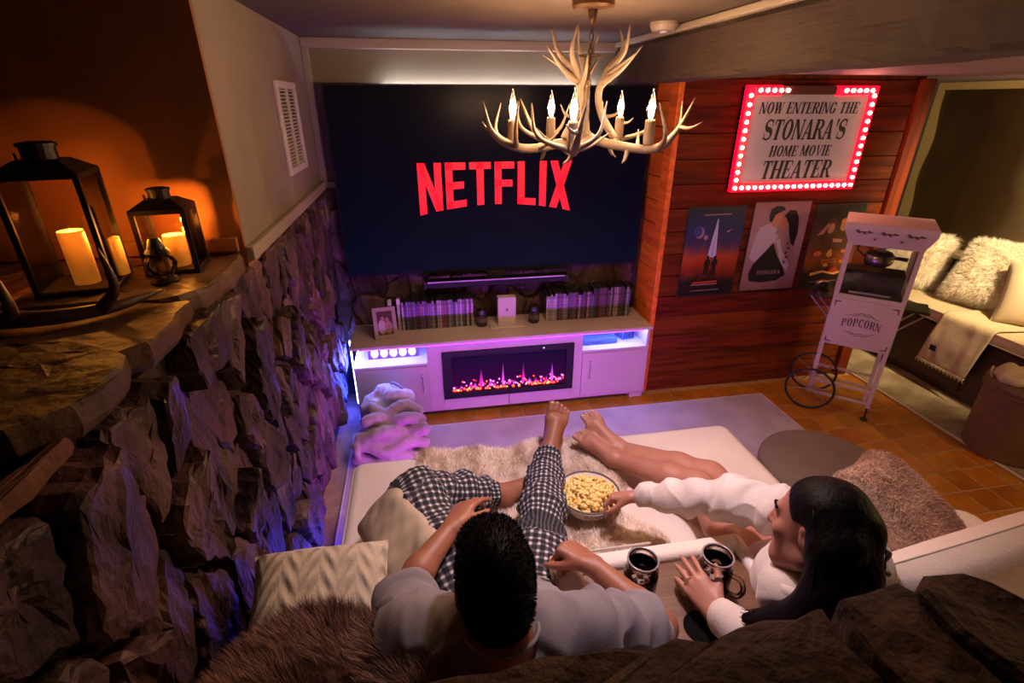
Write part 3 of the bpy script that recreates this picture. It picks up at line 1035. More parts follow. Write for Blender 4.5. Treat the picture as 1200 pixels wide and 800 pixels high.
# on the console: picture frame, cases, box, jars
mat('frame_wood', (0.46, 0.36, 0.32), .5, color2=(0.38, 0.29, 0.26), scale=10); mat('photo_dark', (0.10, 0.05, 0.05), .3)
mat('photo_skin', (0.42, 0.24, 0.20), .4); mat('photo_pale', (0.5, 0.42, 0.42), .4)
pf = thing('picture_frame', 'pale wooden picture frame with a couple photograph on the console', 'picture frame', (-.262, 2.93, .5355), math.radians(8))
R_ = Matrix.Rotation(math.radians(-16), 4, 'X')
m = MB()
m.box(-.068, .068, -.008, .008, 0, .022, R_); m.box(-.068, .068, -.008, .008, .168, .19, R_); m.box(-.068, -.046, -.008, .008, .022, .168, R_); m.box(.046, .068, -.008, .008, .022, .168, R_)
m.build('frame', MATS['frame_wood'], pf)
ph = box('photo', -.046, .046, .0, .003, .022, .168, MATS['photo_dark'], pf, M=R_)
FR = R_ @ FACE
flat('figure', ellpoly(-.018, .072, .024, .045), FR, .0005, MATS['photo_pale'], ph)
flat('figure', ellpoly(.02, .066, .022, .04), FR, .0008, MATS['photo_skin'], ph)
flat('face', ellpoly(-.012, .122, .011, .014), FR, .0012, MATS['photo_skin'], ph)
flat('face', ellpoly(.014, .114, .011, .014), FR, .0015, MATS['photo_skin'], ph)
MB().tube([R_ @ Vector((0, .008, .13)), (0, .10, .004)], .006, 6).build('easel_leg', MATS['frame_wood'], pf)

spines = [(0.05, 0.05, 0.08), (0.32, 0.26, 0.27), (0.16, 0.10, 0.22), (0.10, 0.10, 0.20), (0.40, 0.34, 0.36), (0.06, 0.03, 0.03), (0.22, 0.08, 0.08), (0.12, 0.16, 0.30), (0.5, 0.45, 0.46), (0.08, 0.08, 0.09)]
dvd_m = [mat('dvd_spine_%d' % i, c, .3, color2=tuple(x * .5 for x in c), scale=26, stretch=(1, 1, 2), lo=.45, hi=.55) for i, c in enumerate(spines)]
mat('dvd_case', (0.02, 0.02, 0.028), .25, coat=.5)
caseme = {}


def dvd(x, y, i, w, h, label, group, lean=0.0):
    k = (i, round(w, 4), round(h, 3))
    r = thing('dvd_case', label, 'dvd case', (x, y, .5355), 0, group)
    if k not in caseme:
        a = MB().box(-w / 2, w / 2, .002, .13, 0, h).mesh('case'); a.materials.append(MATS['dvd_case'])
        b = MB().box(-w / 2 + .0008, w / 2 - .0008, 0, .003, .002, h - .002).mesh('spine_label'); b.materials.append(dvd_m[i])
        caseme[k] = (a, b)
    a, b = caseme[k]
    obj('case', a, None, r); obj('spine_label', b, None, r)
    r.rotation_euler = (0, lean, 0)
    return r


rd = random.Random(12)
x = -.165
while x < .275:
    w = rd.choice([.0135, .0135, .0145]); dvd(x + w / 2, 3.03 + rd.uniform(-.003, .003), rd.randrange(10), w, rd.choice([.185, .19, .19, .172]),
        'disc case spine in the row beside the picture frame', 'disc cases in the left row'); x += w + .0006
x = .76
while x < 1.325:
    w = rd.choice([.0135, .0135, .0145]); f = (x - .76) / .57
    dvd(x + w / 2, 3.02 + rd.uniform(-.003, .003), rd.randrange(10), w, rd.choice([.185, .19, .19, .172]) + (.02 if f > .55 else 0),
        'disc case spine in the row above the right cubby', 'disc cases in the right row'); x += w + .0006
mat('pale_plastic', (0.62, 0.52, 0.50), .45); mat('grey_mark', (0.12, 0.10, 0.10), .4)
for x, h, lab in ((-.182, .205, 'slim white-tipped stand at the left end of the disc cases'), (-.235, .20, 'dark slim stand with white tip behind the picture frame')):
    ts = thing('slim_stand', lab, 'stand', (x, 3.06, .5355))
    box('post', -.010, .010, -.012, .012, 0, h - .035, MATS['pale_plastic'] if x > -.2 else MATS['tv_black'], ts, bevel=.002)
    box('tip', -.011, .011, -.013, .013, h - .035, h, MATS['white_print'], ts, bevel=.002)
wb = thing('white_box', 'upright white box with small dark emblem in the middle of the console', 'box', (.493, 3.0, .5355))
box('tray', -.11, .11, -.06, .06, 0, .014, MATS['pale_plastic'], wb, bevel=.003)
box('case', -.058, .058, -.02, .03, .014, .20, MATS['pale_plastic'], wb, bevel=.004)
m = MB(); m.prism(ellpoly(0, .115, .009, .010, 14), 0, .0008, Matrix.Translation((0, -.0205, 0)) @ FACE); m.prism(ellpoly(.004, .128, .002, .005, 8, -.5), 0, .0008, Matrix.Translation((0, -.0205, 0)) @ FACE)
m.build('emblem', MATS['grey_mark'], wb)
for x, lab in ((.335, 'black lidded jar between the left disc cases and the white box'), (.68, 'black lidded jar between the white box and the right disc cases')):
    j = thing('dark_jar', lab, 'jar', (x, 3.03, .5355))
    MB().lathe([(.001, 0), (.034, 0), (.037, .01), (.037, .075), (.033, .085), (.001, .085)], 20).build('jar_body', mat('jar_glass_%d' % int(x * 100), (.02, .02, .025), .12, coat=.6), j, smooth=False)
    MB().lathe([(.001, .085), (.036, .085), (.036, .105), (.030, .112), (.010, .114), (.008, .125), (.001, .126)], 20).build('lid', MATS['metal_dark'], j)
    MB().lathe([(.0376, .03), (.0378, .03), (.0378, .06), (.0376, .06)], 20, cap=False).build('band', MATS['grey_mark'], j)

# ------------------------------------------------------------------ LED strip on the left of the console (blue wash on the stones)
ls = thing('led_strip', 'blue light strip tucked behind the left end of the media console', 'light strip', (0, 0, 0))
box('strip', -.500, -.494, 3.0, 3.01, .05, .50, MATS['led_blue'], ls)
box('channel', -.502, -.492, 3.01, 3.016, .04, .51, MATS['metal_dark'], ls)

# ------------------------------------------------------------------ marquee sign
mat('sign_white', (0.40, 0.34, 0.34), .55, emit=(1.0, .62, .55), emit_s=.06)
mat('sign_red', (0.65, 0.012, 0.012), .3, emit=(1.0, 0.0, 0.010), emit_s=4.5)
mat('ink_black', (0.012, 0.010, 0.012), .5)
emis('sign_bulb', (1.0, .50, .36), 40.0)
sg = thing('marquee_sign', 'lit marquee sign with red bulb border on the wooden wall', 'sign', (2.227, 2.905, 1.36))
SW, SHt = .826, .57
box('back_box', -SW / 2 + .004, SW / 2 - .004, -.045, 0, .004, SHt - .004, MATS['metal_dark'], sg)
box('sign_panel', -SW / 2 + .05, SW / 2 - .05, -.049, -.044, .048, SHt - .045, MATS['sign_white'], sg)
m = MB()
bw = .05
gx0, gx1 = -.20, .14      # dark stretch in the top border
m.box(-SW / 2, -SW / 2 + bw, -.062, -.03, 0, SHt); m.box(SW / 2 - bw, SW / 2, -.062, -.03, 0, SHt)
m.box(-SW / 2 + bw, SW / 2 - bw, -.062, -.03, 0, bw)
m.box(-SW / 2 + bw, gx0, -.062, -.03, SHt - bw, SHt); m.box(gx1, SW / 2 - bw, -.062, -.03, SHt - bw, SHt)
m.build('border', MATS['sign_red'], sg, bevel=.006)
box('unlit_border', gx0, gx1, -.060, -.03, SHt - bw + .004, SHt - .002, mat('sign_dark_red', (.10, .01, .01), .4), sg)
bm_ = MB().ell((0, 0, 0), (.0105, .008, .0105), 10, 6).mesh('bulb', True); bm_.materials.append(MATS['sign_bulb'])
pos = []
nb = 19
for i in range(nb): pos.append((-SW / 2 + .025 + i * (SW - .05) / (nb - 1), .025))
for i in range(1, 12):
    z = .025 + i * (SHt - .05) / 11.6
    pos += [(-SW / 2 + .025, z), (SW / 2 - .025, z)]
for i in range(1, 6): pos.append((-SW / 2 + .035 + i * .042, SHt - .025))
for i in range(0, 5): pos.append((SW / 2 - .045 - i * .042, SHt - .025))
for x, z in pos:
    o = obj('bulb', bm_, None, sg); o.location = (x, -.066, z)
FS = lambda x, z: Matrix.Translation((x, -.0493, z)) @ FACE
def sign_words(words, width, height, z, gap):
    tot = text_polys(' '.join(words), serif_glyph, gap, .16)[1]
    x = -width / 2
    for w_ in words:
        ww = text_polys(w_, serif_glyph, gap, .16)[1] / tot * width
        text_obj('sign_word', w_, ww, height, FS(x + ww / 2, z), MATS['ink_black'], sg, slant=.16, gap=gap)
        x += ww + (.34 + 2 * gap) / tot * width


sign_words(['NOW', 'ENTERING', 'THE'], .63, .060, .456, .07)
sign_words(["STONARA'S"], .53, .108, .342, .05)
sign_words(['HOME', 'MOVIE'], .40, .060, .226, .07)
sign_words(['THEATER'], .46, .102, .122, .06)


# ------------------------------------------------------------------ posters
def poster_mat(name, stops, s=0.0):
    m, nt, b = _nodes(name)
    N, L = nt.nodes, nt.links
    tc = N.new('ShaderNodeTexCoord'); sp = N.new('ShaderNodeSeparateXYZ'); L.new(tc.outputs['Generated'], sp.inputs[0])
    nz = N.new('ShaderNodeTexNoise'); nz.inputs['Scale'].default_value = 5; L.new(tc.outputs['Generated'], nz.inputs['Vector'])
    ad = N.new('ShaderNodeMath'); ad.operation = 'MULTIPLY_ADD'; ad.inputs[1].default_value = .22; L.new(nz.outputs['Fac'], ad.inputs[0])
    sb_ = N.new('ShaderNodeMath'); sb_.operation = 'SUBTRACT'; sb_.inputs[1].default_value = .11; L.new(sp.outputs['Z'], sb_.inputs[0]); L.new(sb_.outputs[0], ad.inputs[2])
    rp = N.new('ShaderNodeValToRGB'); e = rp.color_ramp.elements
    e[0].position = stops[0][0]; e[0].color = c4(stops[0][1]); e[1].position = stops[-1][0]; e[1].color = c4(stops[-1][1])
    for p, c in stops[1:-1]:
        q = e.new(p); q.color = c4(c)
    L.new(ad.outputs[0], rp.inputs[0]); L.new(rp.outputs[0], b.inputs['Base Color'])
    b.inputs['Roughness'].default_value = .35
    return m


mat('poster_edge', (0.03, 0.022, 0.02), .5); mat('p_black', (0.008, 0.007, 0.008), .4); mat('p_white', (.50, .46, .50), .4); mat('p_beam', (.55, .62, .95), .4)
mat('p_red', (.55, .04, .02), .4); mat('p_orange', (.75, .22, .03), .4); mat('p_skin', (.50, .24, .13), .4); mat('p_brown', (.10, .04, .02), .4); mat('p_pale', (.34, .21, .20), .4)
mat('p_blue', (.04, .06, .22), .4); mat('p_yellow', (.95, .55, .12), .4); mat('p_pale2', (.38, .25, .22), .4)


def poster(x0, x1, z0, z1, y, label, stops, name):
    t = thing('movie_poster', label, 'poster', ((x0 + x1) / 2, y, (z0 + z1) / 2))
    w, h = x1 - x0, z1 - z0
    box('backing', -w / 2, w / 2, -.004, .004, -h / 2, h / 2, MATS['poster_edge'], t)
    pr = box('print', -w / 2 + .006, w / 2 - .006, -.0052, -.004, -h / 2 + .006, h / 2 - .006, poster_mat(name, stops), t)
    lay = [0]

    def add(nm, poly, material):
        lay[0] += 1
        return flat(nm, poly, Matrix.Translation((0, -.0052, 0)) @ FACE, lay[0] * .0004, MATS[material], pr, .0003)
    return t, pr, add


t, pr, add = poster(1.595, 1.985, .695, 1.272, 2.898, 'dark space adventure poster with two figures under a light beam', [(0, (.006, .006, .01)), (.18, (.01, .008, .01)), (.34, (.30, .03, .012)), (.46, (.42, .07, .02)), (.60, (.05, .035, .09)), (.78, (.02, .03, .10)), (1, (.006, .008, .02))], 'poster_space')
add('light_beam', [(-.025, -.03), (.035, -.03), (.014, .21), (.008, .21)], 'p_beam')
add('light_beam', [(-.003, -.02), (.016, -.02), (.012, .20), (.009, .20)], 'p_white')
add('moon', ellpoly(-.10, .13, .03, .036), 'p_pale'); add('moon_shade', ellpoly(-.112, .138, .027, .034), 'p_blue')
add('planet', ellpoly(-.055, .10, .014, .016), 'p_pale2')
for x, h in ((-.018, .12), (.032, .11)):
    add('figure', [(x - .022, -.145), (x - .008, -.145), (x - .003, -.10), (x + .003, -.145), (x + .016, -.145), (x + .012, -.075), (x + .022, -.09), (x + .018, -.05), (x + .006, -.04), (x - .008, -.04), (x - .02, -.055), (x - .022, -.09), (x - .012, -.08)], 'p_black')
    add('figure_head', ellpoly(x - .001, -.028, .009, .011), 'p_black')
add('title_bar', [(-.10, -.20), (.07, -.196), (.07, -.185), (-.10, -.19)], 'p_red'); add('title_bar', [(-.11, -.212), (.07, -.21), (.07, -.202), (-.11, -.205)], 'p_pale')
add('top_line', [(-.09, .236), (.09, .238), (.09, .244), (-.09, .242)], 'p_pale2')
add('credit_line', [(-.11, -.25), (.09, -.248), (.09, -.244), (-.11, -.246)], 'p_pale2')
add('ship', [(.075, .135), (.115, .15), (.10, .135), (.09, .125)], 'p_pale2')

t, pr, add = poster(2.028, 2.425, .71, 1.292, 2.893, 'pale romance poster with an embracing couple and the title STONARA', [(0, (.22, .11, .09)), (.25, (.33, .20, .18)), (.6, (.42, .29, .28)), (1, (.25, .15, .15))], 'poster_romance')
add('man_coat', [(-.15, .08), (-.13, .13), (-.05, .16), (0, .10), (.01, .03), (-.04, -.05), (-.12, -.10), (-.17, -.06)], 'p_white')
add('man_face', ellpoly(-.025, .175, .035, .045, rot=-.3), 'p_skin')
add('man_hair', [(-.085, .20), (-.08, .245), (-.045, .262), (0, .258), (.02, .235), (-.01, .225), (-.045, .205), (-.06, .16), (-.08, .17)], 'p_black')
add('woman_face', ellpoly(.03, .15, .028, .038, rot=.4), 'p_skin')
add('woman_hair', [(.02, .20), (.05, .235), (.095, .23), (.125, .18), (.14, .09), (.13, .0), (.105, .02), (.08, .08), (.065, .14), (.04, .18)], 'p_black')
add('woman_dress', [(.03, .10), (.09, .06), (.11, -.05), (.13, -.15), (.08, -.18), (0, -.05), (-.02, .02)], 'p_pale')
add('dress_edge', [(-.03, .02), (.0, .03), (.06, -.10), (.12, -.17), (.13, -.12), (.05, -.02), (.02, .06)], 'p_white')
add('cloak', [(-.02, .03), (-.06, -.02), (-.13, -.10), (-.155, -.17), (-.14, -.22), (-.05, -.235), (.06, -.225), (.115, -.19), (.09, -.14), (.03, -.06)], 'p_black')
add('hand', ellpoly(.0, .10, .02, .016, rot=.6), 'p_pale')
text_obj('title', 'STONARA', .17, .026, Matrix.Translation((-.012, -.0112, -.165)) @ FACE, MATS['p_pale'], pr, gap=.12)
for i in range(5):
    add('flower', ellpoly(.085 + .012 * (i % 2), .02 - i * .03, .010, .008), 'p_brown')

t, pr, add = poster(2.468, 2.835, .70, 1.262, 2.898, 'dark adventure poster with a couple above fiery scenes', [(0, (.01, .006, .004)), (.18, (.02, .01, .006)), (.32, (.30, .08, .012)), (.5, (.16, .05, .02)), (.62, (.10, .05, .02)), (.8, (.035, .03, .02)), (1, (.012, .014, .012))], 'poster_fire')
add('woman_hair', ellpoly(-.035, .125, .045, .065), 'p_brown'); add('woman_face', ellpoly(-.04, .125, .022, .034, rot=-.2), 'p_skin')
add('woman_arm', [(-.13, .08), (-.12, .10), (-.07, .16), (-.055, .15), (-.09, .09)], 'p_skin')
add('woman_torso', [(-.09, .08), (-.01, .09), (.01, .0), (-.08, -.01)], 'p_brown')
add('man_torso', [(.0, .09), (.09, .10), (.12, .02), (.06, -.03), (-.01, .0)], 'p_brown')
add('man_face', ellpoly(.045, .14, .026, .036), 'p_skin'); add('man_hair', ellpoly(.047, .172, .028, .016), 'p_orange')
add('man_arm', [(-.01, .06), (.06, .05), (.06, .03), (-.01, .035)], 'p_skin')
add('fire', [(-.02, -.02), (-.035, -.05), (-.01, -.07), (.012, -.055), (.0, -.01)], 'p_yellow')
for i, (x, z, r, c) in enumerate([(-.10, -.04, .03, 'p_orange'), (.09, -.03, .02, 'p_orange'), (.10, -.10, .025, 'p_orange'), (-.08, -.15, .03, 'p_brown'), (.05, -.16, .035, 'p_red'), (-.02, -.12, .02, 'p_yellow')]):
    add('glow_spot', ellpoly(x, z, r, r * .6), c)
for z, w in ((-.092, .09), (-.108, .10)):
    add('title_bar', [(-.06, z), (-.06 + w * 1.2, z + .006), (-.06 + w * 1.2, z + .014), (-.06, z + .008)], 'p_orange')
add('bottom_scene', [(-.12, -.19), (-.03, -.17), (.06, -.19), (.13, -.17), (.13, -.155), (.05, -.175), (-.03, -.155), (-.12, -.17)], 'p_yellow')
add('credit_line', [(-.12, -.236), (.09, -.232), (.09, -.227), (-.12, -.231)], 'p_pale2')

# ------------------------------------------------------------------ popcorn cart
mat('cart_paint', (0.60, 0.49, 0.47), .42, color2=(0.55, 0.44, 0.42), scale=5); mat('cart_black', (0.015, 0.013, 0.013), .4); mat('cart_print', (0.10, 0.06, 0.06), .5)
glass('pane_glass', (.93, .93, .93))
ct = thing('popcorn_cart', 'white popcorn cart with two spoked wheels beside the posters', 'popcorn cart', (2.435, 2.545, 0), math.radians(-42.5))
CP = MATS['cart_paint']; CW, CD = .36, .28
cab = box('cabinet', 0, CW, 0, CD, .47, .775, CP, ct, bevel=.004)
FC = lambda x, z: Matrix.Translation((x, -.0004, z)) @ FACE
text_obj('popcorn_lettering', 'POPCORN', .20, .05, FC(CW / 2, .625), MATS['cart_print'], cab, gap=.12, warp=lambda u, y: y + .25 * (1 - (2 * u - 1) ** 2))
for sgn in (1, -1):
    for k in range(2):
        m = MB(); pts = []
        for i in range(13):
            a = i / 12
            pts.append((CW / 2 + (a - .5) * (.17 - .05 * k), -.0005, .625 + sgn * (.048 + .012 * k + .012 * math.sin(a * PI) + .004 * math.sin(a * 6 * PI))))
        m.tube(pts, [.0006 + .003 * math.sin(i / 12 * PI) ** .5 for i in range(13)], 6, flat=.3)
        m.build('scroll_ornament', MATS['cart_print'], cab)
for cx, cz, a in ((.018, .757, 0), (CW - .018, .757, 1), (.018, .488, 3), (CW - .018, .488, 2)):
    sx = 1 if cx < .1 else -1; sz = -1 if cz > .6 else 1
    m = MB(); m.prism([(cx, cz), (cx + sx * .035, cz), (cx + sx * .030, cz + sz * .006), (cx + sx * .008, cz + sz * .008), (cx + sx * .006, cz + sz * .030), (cx, cz + sz * .035)], 0, .0008, FC(0, 0))
    m.build('corner_ornament', MATS['cart_print'], cab)
# legs and rails
for x, y in ((.012, .012), (CW - .012, .012), (.012, CD - .012), (CW - .012, CD - .012)):
    if x > .1 and y < .1:
        box('leg', x - .011, x + .011, y - .011, y + .011, .09, .47, CP, ct)
        MB().tube([(x, y, .09), (x, y, .012)], .006, 8).build('foot_stem', MATS['cart_black'], ct)
        MB().lathe([(.001, 0), (.02, 0), (.022, .008), (.012, .016), (.001, .016)], 16, (x, y, 0)).build('rubber_foot', MATS['cart_black'], ct)
    else:
        z0 = 0 if x > .1 else .12
        box('leg', x - .011, x + .011, y - .011, y + .011, z0, .47, CP, ct)
for z in (.20, .115):
    box('cross_rail', .02, CW - .02, .006, .02, z - .008, z + .008, CP, ct)
    box('cross_rail', .02, CW - .02, CD - .02, CD - .006, z - .008, z + .008, CP, ct)
# wheels (axle runs front to back at the left end)
def wheel(y):
    t_ = bpy.data.objects.new('wheel', None)
    R = .145
    m = MB()
    n = 32
    ringp = [(R * math.cos(2 * PI * k / n), y, .147 + R * math.sin(2 * PI * k / n)) for k in range(n)]
    rings = []
    for k in range(n):
        a = 2 * PI * k / n
        rings.append([Vector(((R - .006 + .0075 * math.cos(b)) * math.cos(a) + .012, y + .0075 * math.sin(b), .147 + (R - .006 + .0075 * math.cos(b)) * math.sin(a))) for b in [2 * PI * q / 8 for q in range(8)]])
    rings.append(rings[0]); m.rings(rings, cap=False)
    w = m.build('wheel', MATS['cart_black'], ct, smooth=True)
    for k in range(8):
        a = 2 * PI * k / 8 + .2
        s = MB(); s.tube([(.012, y, .147), (.012 + (R - .01) * math.cos(a), y, .147 + (R - .01) * math.sin(a))], .0028, 6)
        s.build('spoke', MATS['steel'], w)
    h = MB(); h.tube([(.012, y - .014, .147), (.012, y + .014, .147)], .014, 12); h.build('hub', MATS['steel'], w)


wheel(-.03); wheel(CD - .03)
MB().tube([(.012, -.05, .147), (.012, CD, .147)], .005, 8).build('axle', MATS['steel'], ct)
# glass case
for x in (.012, CW - .012):
    for y in (.012, CD - .012):
        box('case_post', x - .012, x + .012, y - .012, y + .012, .795, 1.105, CP, ct)
box('case_base', 0, CW, 0, CD, .775, .80, CP, ct, bevel=.003)
box('case_floor', .02, CW - .02, .02, CD - .02, .80, .806, MATS['cart_black'], ct)
box('warming_deck', .03, CW - .03, .10, CD - .03, .806, .93, MATS['cart_black'], ct, bevel=.006)
box('tray_lip', .07, CW - .08, .03, .036, .806, .818, MATS['white_print'], ct)
for nm, a in (('glass_pane', (.024, CW - .024, .010, .013)), ('glass_pane', (.024, CW - .024, CD - .013, CD - .010))):
    box(nm, *a, .80, 1.10, MATS['pane_glass'], ct)
for x in (.010, CW - .013):
    box('glass_pane', x, x + .003, .024, CD - .024, .80, 1.10, MATS['pane_glass'], ct)
kt = MB(); kt.lathe([(.001, .965), (.055, .965), (.075, .985), (.078, 1.03), (.072, 1.034), (.068, 1.03), (.05, .985), (.001, .98)], 24, (.175, .14, 0)); kt.build('kettle', MATS['steel'], ct, smooth=True)
MB().lathe([(.001, 1.03), (.07, 1.03), (.06, 1.045), (.001, 1.05)], 24, (.175, .14, 0)).build('kettle_lid', MATS['metal_dark'], ct, smooth=True)
box('kettle_hanger', .155, .195, .12, .16, 1.04, 1.105, CP, ct)
MB().tube([(.245, .13, 1.02), (.31, .10, 1.025)], [.010, .012], 10).build('kettle_handle', MATS['cart_black'], ct)
MB().tube([(.06, .15, 1.10), (.06, .15, 1.04), (.10, .145, 1.01)], .005, 6).build('kettle_wire', MATS['cart_black'], ct)
MB().lathe([(.001, 1.07), (.022, 1.07), (.026, 1.085), (.012, 1.105), (.001, 1.105)], 16, (.30, .17, 0)).build('heat_lamp', MATS['metal_dark'], ct)
# flared roof
m = MB()
rr = []
for z, g in ((1.10, .0), (1.12, .006), (1.155, .022), (1.185, .034), (1.19, .036), (1.225, .036), (1.23, .032)):
    rr.append([Vector((-g, -g, z)), Vector((CW + g, -g, z)), Vector((CW + g, CD + g, z)), Vector((-g, CD + g, z))])
m.rings(rr)
roof = m.build('roof', CP, ct)
def roof_y(z):
    return -np.interp(z, [1.10, 1.12, 1.155, 1.185, 1.2], [0, .006, .022, .034, .036]) - .0012
for x in (.12, .245):
    s = []
    for k in range(10):
        a = PI / 2 + k * PI / 5; r = .012 if k % 2 == 0 else .005
        s.append((x + r * math.cos(a), r * math.sin(a)))
    M = Matrix.Translation((0, roof_y(1.145), 1.145)) @ Matrix.Rotation(math.radians(24), 4, 'X') @ FACE
    m = MB(); m.prism([(p[0], p[1]) for p in s], 0, .001, M); m.build('star_ornament', MATS['cart_print'], roof)
for x in (.06, .18, .30):
    for dz in (0, 1):
        m = MB(); pts = [(x + (i / 14 - .5) * .085, roof_y(1.182) - .001, 1.183 + (.007 if dz else -.004) * math.sin(i / 14 * 2 * PI + dz) + .003 * math.sin(i / 14 * 6 * PI)) for i in range(15)]
        m.tube(pts, [.0008 + .0032 * abs(math.sin(i / 14 * 3 * PI)) for i in range(15)], 6); m.build('scroll_ornament', MATS['cart_print'], roof)
# side shelf and push handle
m = MB(); m.box(CW, CW + .13, .05, CD - .05, .735, .75); sh_ = m.build('side_shelf', MATS['metal_dark'], ct, bevel=.003)
for y in (.07, CD - .07):
    MB().tube([(CW, y, .60), (CW + .12, y, .735)], .005, 6).build('shelf_brace', MATS['steel'], sh_)
m = MB(); m.box(-.13, 0, .04, CD - .04, .745, .76); sl = m.build('side_shelf', MATS['metal_dark'], ct, bevel=.003)
MB().tube([(-.10, .09, .76), (-.10, .09, .80), (-.07, .12, .815), (-.05, .15, .80), (-.05, .15, .76)], .012, 8).build('scoop_handle', MATS['cart_black'], sl)
MB().ell((-.07, .20, .785), (.05, .035, .028), 14, 8).build('scoop_bowl', MATS['steel'], sl, smooth=True)
for y in (.06, CD - .06):
    MB().tube([(0, y, .62), (-.12, y, .745)], .005, 6).build('shelf_brace', MATS['steel'], sl)

# ------------------------------------------------------------------ antler chandelier
mat('antler', (0.17, 0.12, 0.078), .6, color2=(0.07, 0.045, 0.027), scale=9, lo=.42, hi=.78, bump=.35, bscale=30)
mat('bronze', (0.10, 0.055, 0.03), .35, metal=.8, color2=(0.2, 0.11, 0.05), scale=12)
emis('bulb_glow', (1.0, 0.62, 0.30), 45.0)
glass('bulb_glass', (1, .96, .9))
CH = Vector((.592, 1.86, 0))
ch = thing('antler_chandelier', 'antler chandelier with candle bulbs hanging in front of the television', 'chandelier', CH)


def curve(pts, n=18):
    """Catmull-Rom through pts"""
    P = [Vector(p) for p in pts]; P = [P[0] * 2 - P[1]] + P + [P[-1] * 2 - P[-2]]
    out = []
    segs = len(P) - 3
    for i in range(segs):
        for k in range(n // segs + 1):
            t = k / (n // segs + 1)
            a, b, c, d = P[i:i + 4]
            out.append(.5 * ((2 * b) + (c - a) * t + (2 * a - 5 * b + 4 * c - d) * t * t + (3 * b - a - 3 * c + d) * t ** 3))
    out.append(P[-2])
    return out


def antler(parent, beam_pts, r0, tines, name='antler'):
    m = MB(); pts = curve(beam_pts); n = len(pts)
    m.tube(pts, [max(.0025, r0 * (1 - .25 * i / n) * (1 if i < n * .6 else (1 - (i - n * .6) / (n * .4)) * .9 + .1)) for i in range(n)], 10)
    for frac, tip, bend, r in tines:
        p = pts[int(frac * (n - 1))]
        q = [p, p + (Vector(tip) - p) * .5 + Vector(bend), Vector(tip)]
        c = curve(q, 10)
        m.tube(c, [max(.002, r * (1 - i / len(c)) ** .75) for i in range(len(c))], 8)
    return m.build(name, MATS['antler'], parent, smooth=True)


spots = [(-.272, -.06), (-.078, .20), (-.118, -.24), (.190, .18), (.178, -.13)]
rc = random.Random(3)
for i, (bx_, by_) in enumerate(spots):
    a = math.atan2(by_, bx_); RB = math.hypot(bx_, by_)
    d = Vector((math.cos(a), math.sin(a), 0)); s = Vector((-math.sin(a), math.cos(a), 0))
    P = lambda r, z, t=0: d * r + s * t + Vector((0, 0, z))
    zt = 1.86 + rc.uniform(-.015, .01)
    antler(ch, [P(.0, 1.735, .02), P(.10, 1.715, -.01), P(.24, 1.705, .0), P(RB + .08, 1.755, .03), P(RB + .125, zt, .06)], .0165,
           [(.55, P(.30, 1.85, .10), P(.02, -.02, .03), .0105), (.55, P(.27, 1.845, -.13), P(.03, -.025, -.04), .0105), (.82, P(.385, 1.79, .0), (0, 0, -.01), .008),
            (.35, P(.15, 1.66, -.05), (0, 0, -.01), .010), (.40, P(.16, 1.76, .10), (0, 0, -.01), .010)])
    # candle
    c = P(RB, 0)
    MB().lathe([(.001, 1.715), (.014, 1.715), (.017, 1.72), (.018, 1.75), (.0165, 1.79), (.015, 1.795), (.001, 1.795)], 14, (c.x, c.y, 0)).build('candle_sleeve', MATS['antler'], ch, smooth=False)
    b = MB().lathe([(.004, 1.795), (.010, 1.800), (.0155, 1.815), (.0165, 1.828), (.013, 1.848), (.006, 1.866), (.0025, 1.880), (.0008, 1.886)], 14, (c.x, c.y, 0)).build('bulb', MATS['bulb_glass'], ch, smooth=True)
    MB().lathe([(.001, 1.803), (.006, 1.808), (.0085, 1.822), (.007, 1.838), (.002, 1.856)], 10, (c.x, c.y, 0)).build('filament', MATS['bulb_glow'], b, smooth=True)
    pl_ = add_light('chandelier_bulb_light', 'POINT', (CH.x + c.x, CH.y + c.y, 1.83), 17.0, (1.0, .60, .35), .016)
# upper antlers
for i, a in enumerate([math.radians(x) for x in (205, 330, 85)]):
    d = Vector((math.cos(a), math.sin(a), 0)); s = Vector((-math.sin(a), math.cos(a), 0))
    P = lambda r, z, t=0: d * r + s * t + Vector((0, 0, z))
    k = 1 if i < 2 else .75
    antler(ch, [P(.10, 1.735), P(.055, 1.80), P(.035, 1.87), P(.06, 1.94), P(.10 * k, 2.0, .02), P(.085 * k, 2.075, .03)], .0135,
           [(.5, P(.17 * k, 2.01, -.02), P(.0, -.012), .014), (.62, P(.13 * k, 2.065, -.05), P(.02, -.01), .012), (.45, P(.075 * k, 1.985, .07), P(.01, 0, .02), .010), (.2, P(.12, 1.84), P(.01, -.01), .007), (.55, P(.155 * k, 1.985, -.055), P(0, 0), .008)])
MB().lathe([(.001, 1.70), (.022, 1.705), (.026, 1.74), (.012, 1.76), (.006, 1.80), (.006, 1.88), (.001, 1.89)], 16).build('center_stem', MATS['antler'], ch, smooth=True)
MB().lathe([(.001, 2.155), (.068, 2.155), (.068, 2.125), (.060, 2.118), (.001, 2.116)], 28).build('canopy', MATS['bronze'], ch)
MB().lathe([(.001, 2.116), (.016, 2.116), (.012, 2.09), (.006, 2.075), (.001, 2.075)], 16).build('canopy_stem', MATS['bronze'], ch)
for k in range(8):
    m = MB(); R1, R2 = .0065, .014
    zc = 2.063 - k * .0225
    pts = []
    for q in range(13):
        a = 2 * PI * q / 12
        x, z = R1 * math.cos(a), R2 * math.sin(a)
        pts.append((x, 0, zc + z) if k % 2 else (0, x, zc + z))
    m.tube(pts, .0022, 6, cap=False); m.build('chain_link', MATS['bronze'], ch, smooth=True)
MB().lathe([(.036, 1.985), (.040, 1.985), (.040, 1.989), (.036, 1.989)], 24, cap=False).build('chain_ring', MATS['bronze'], ch)

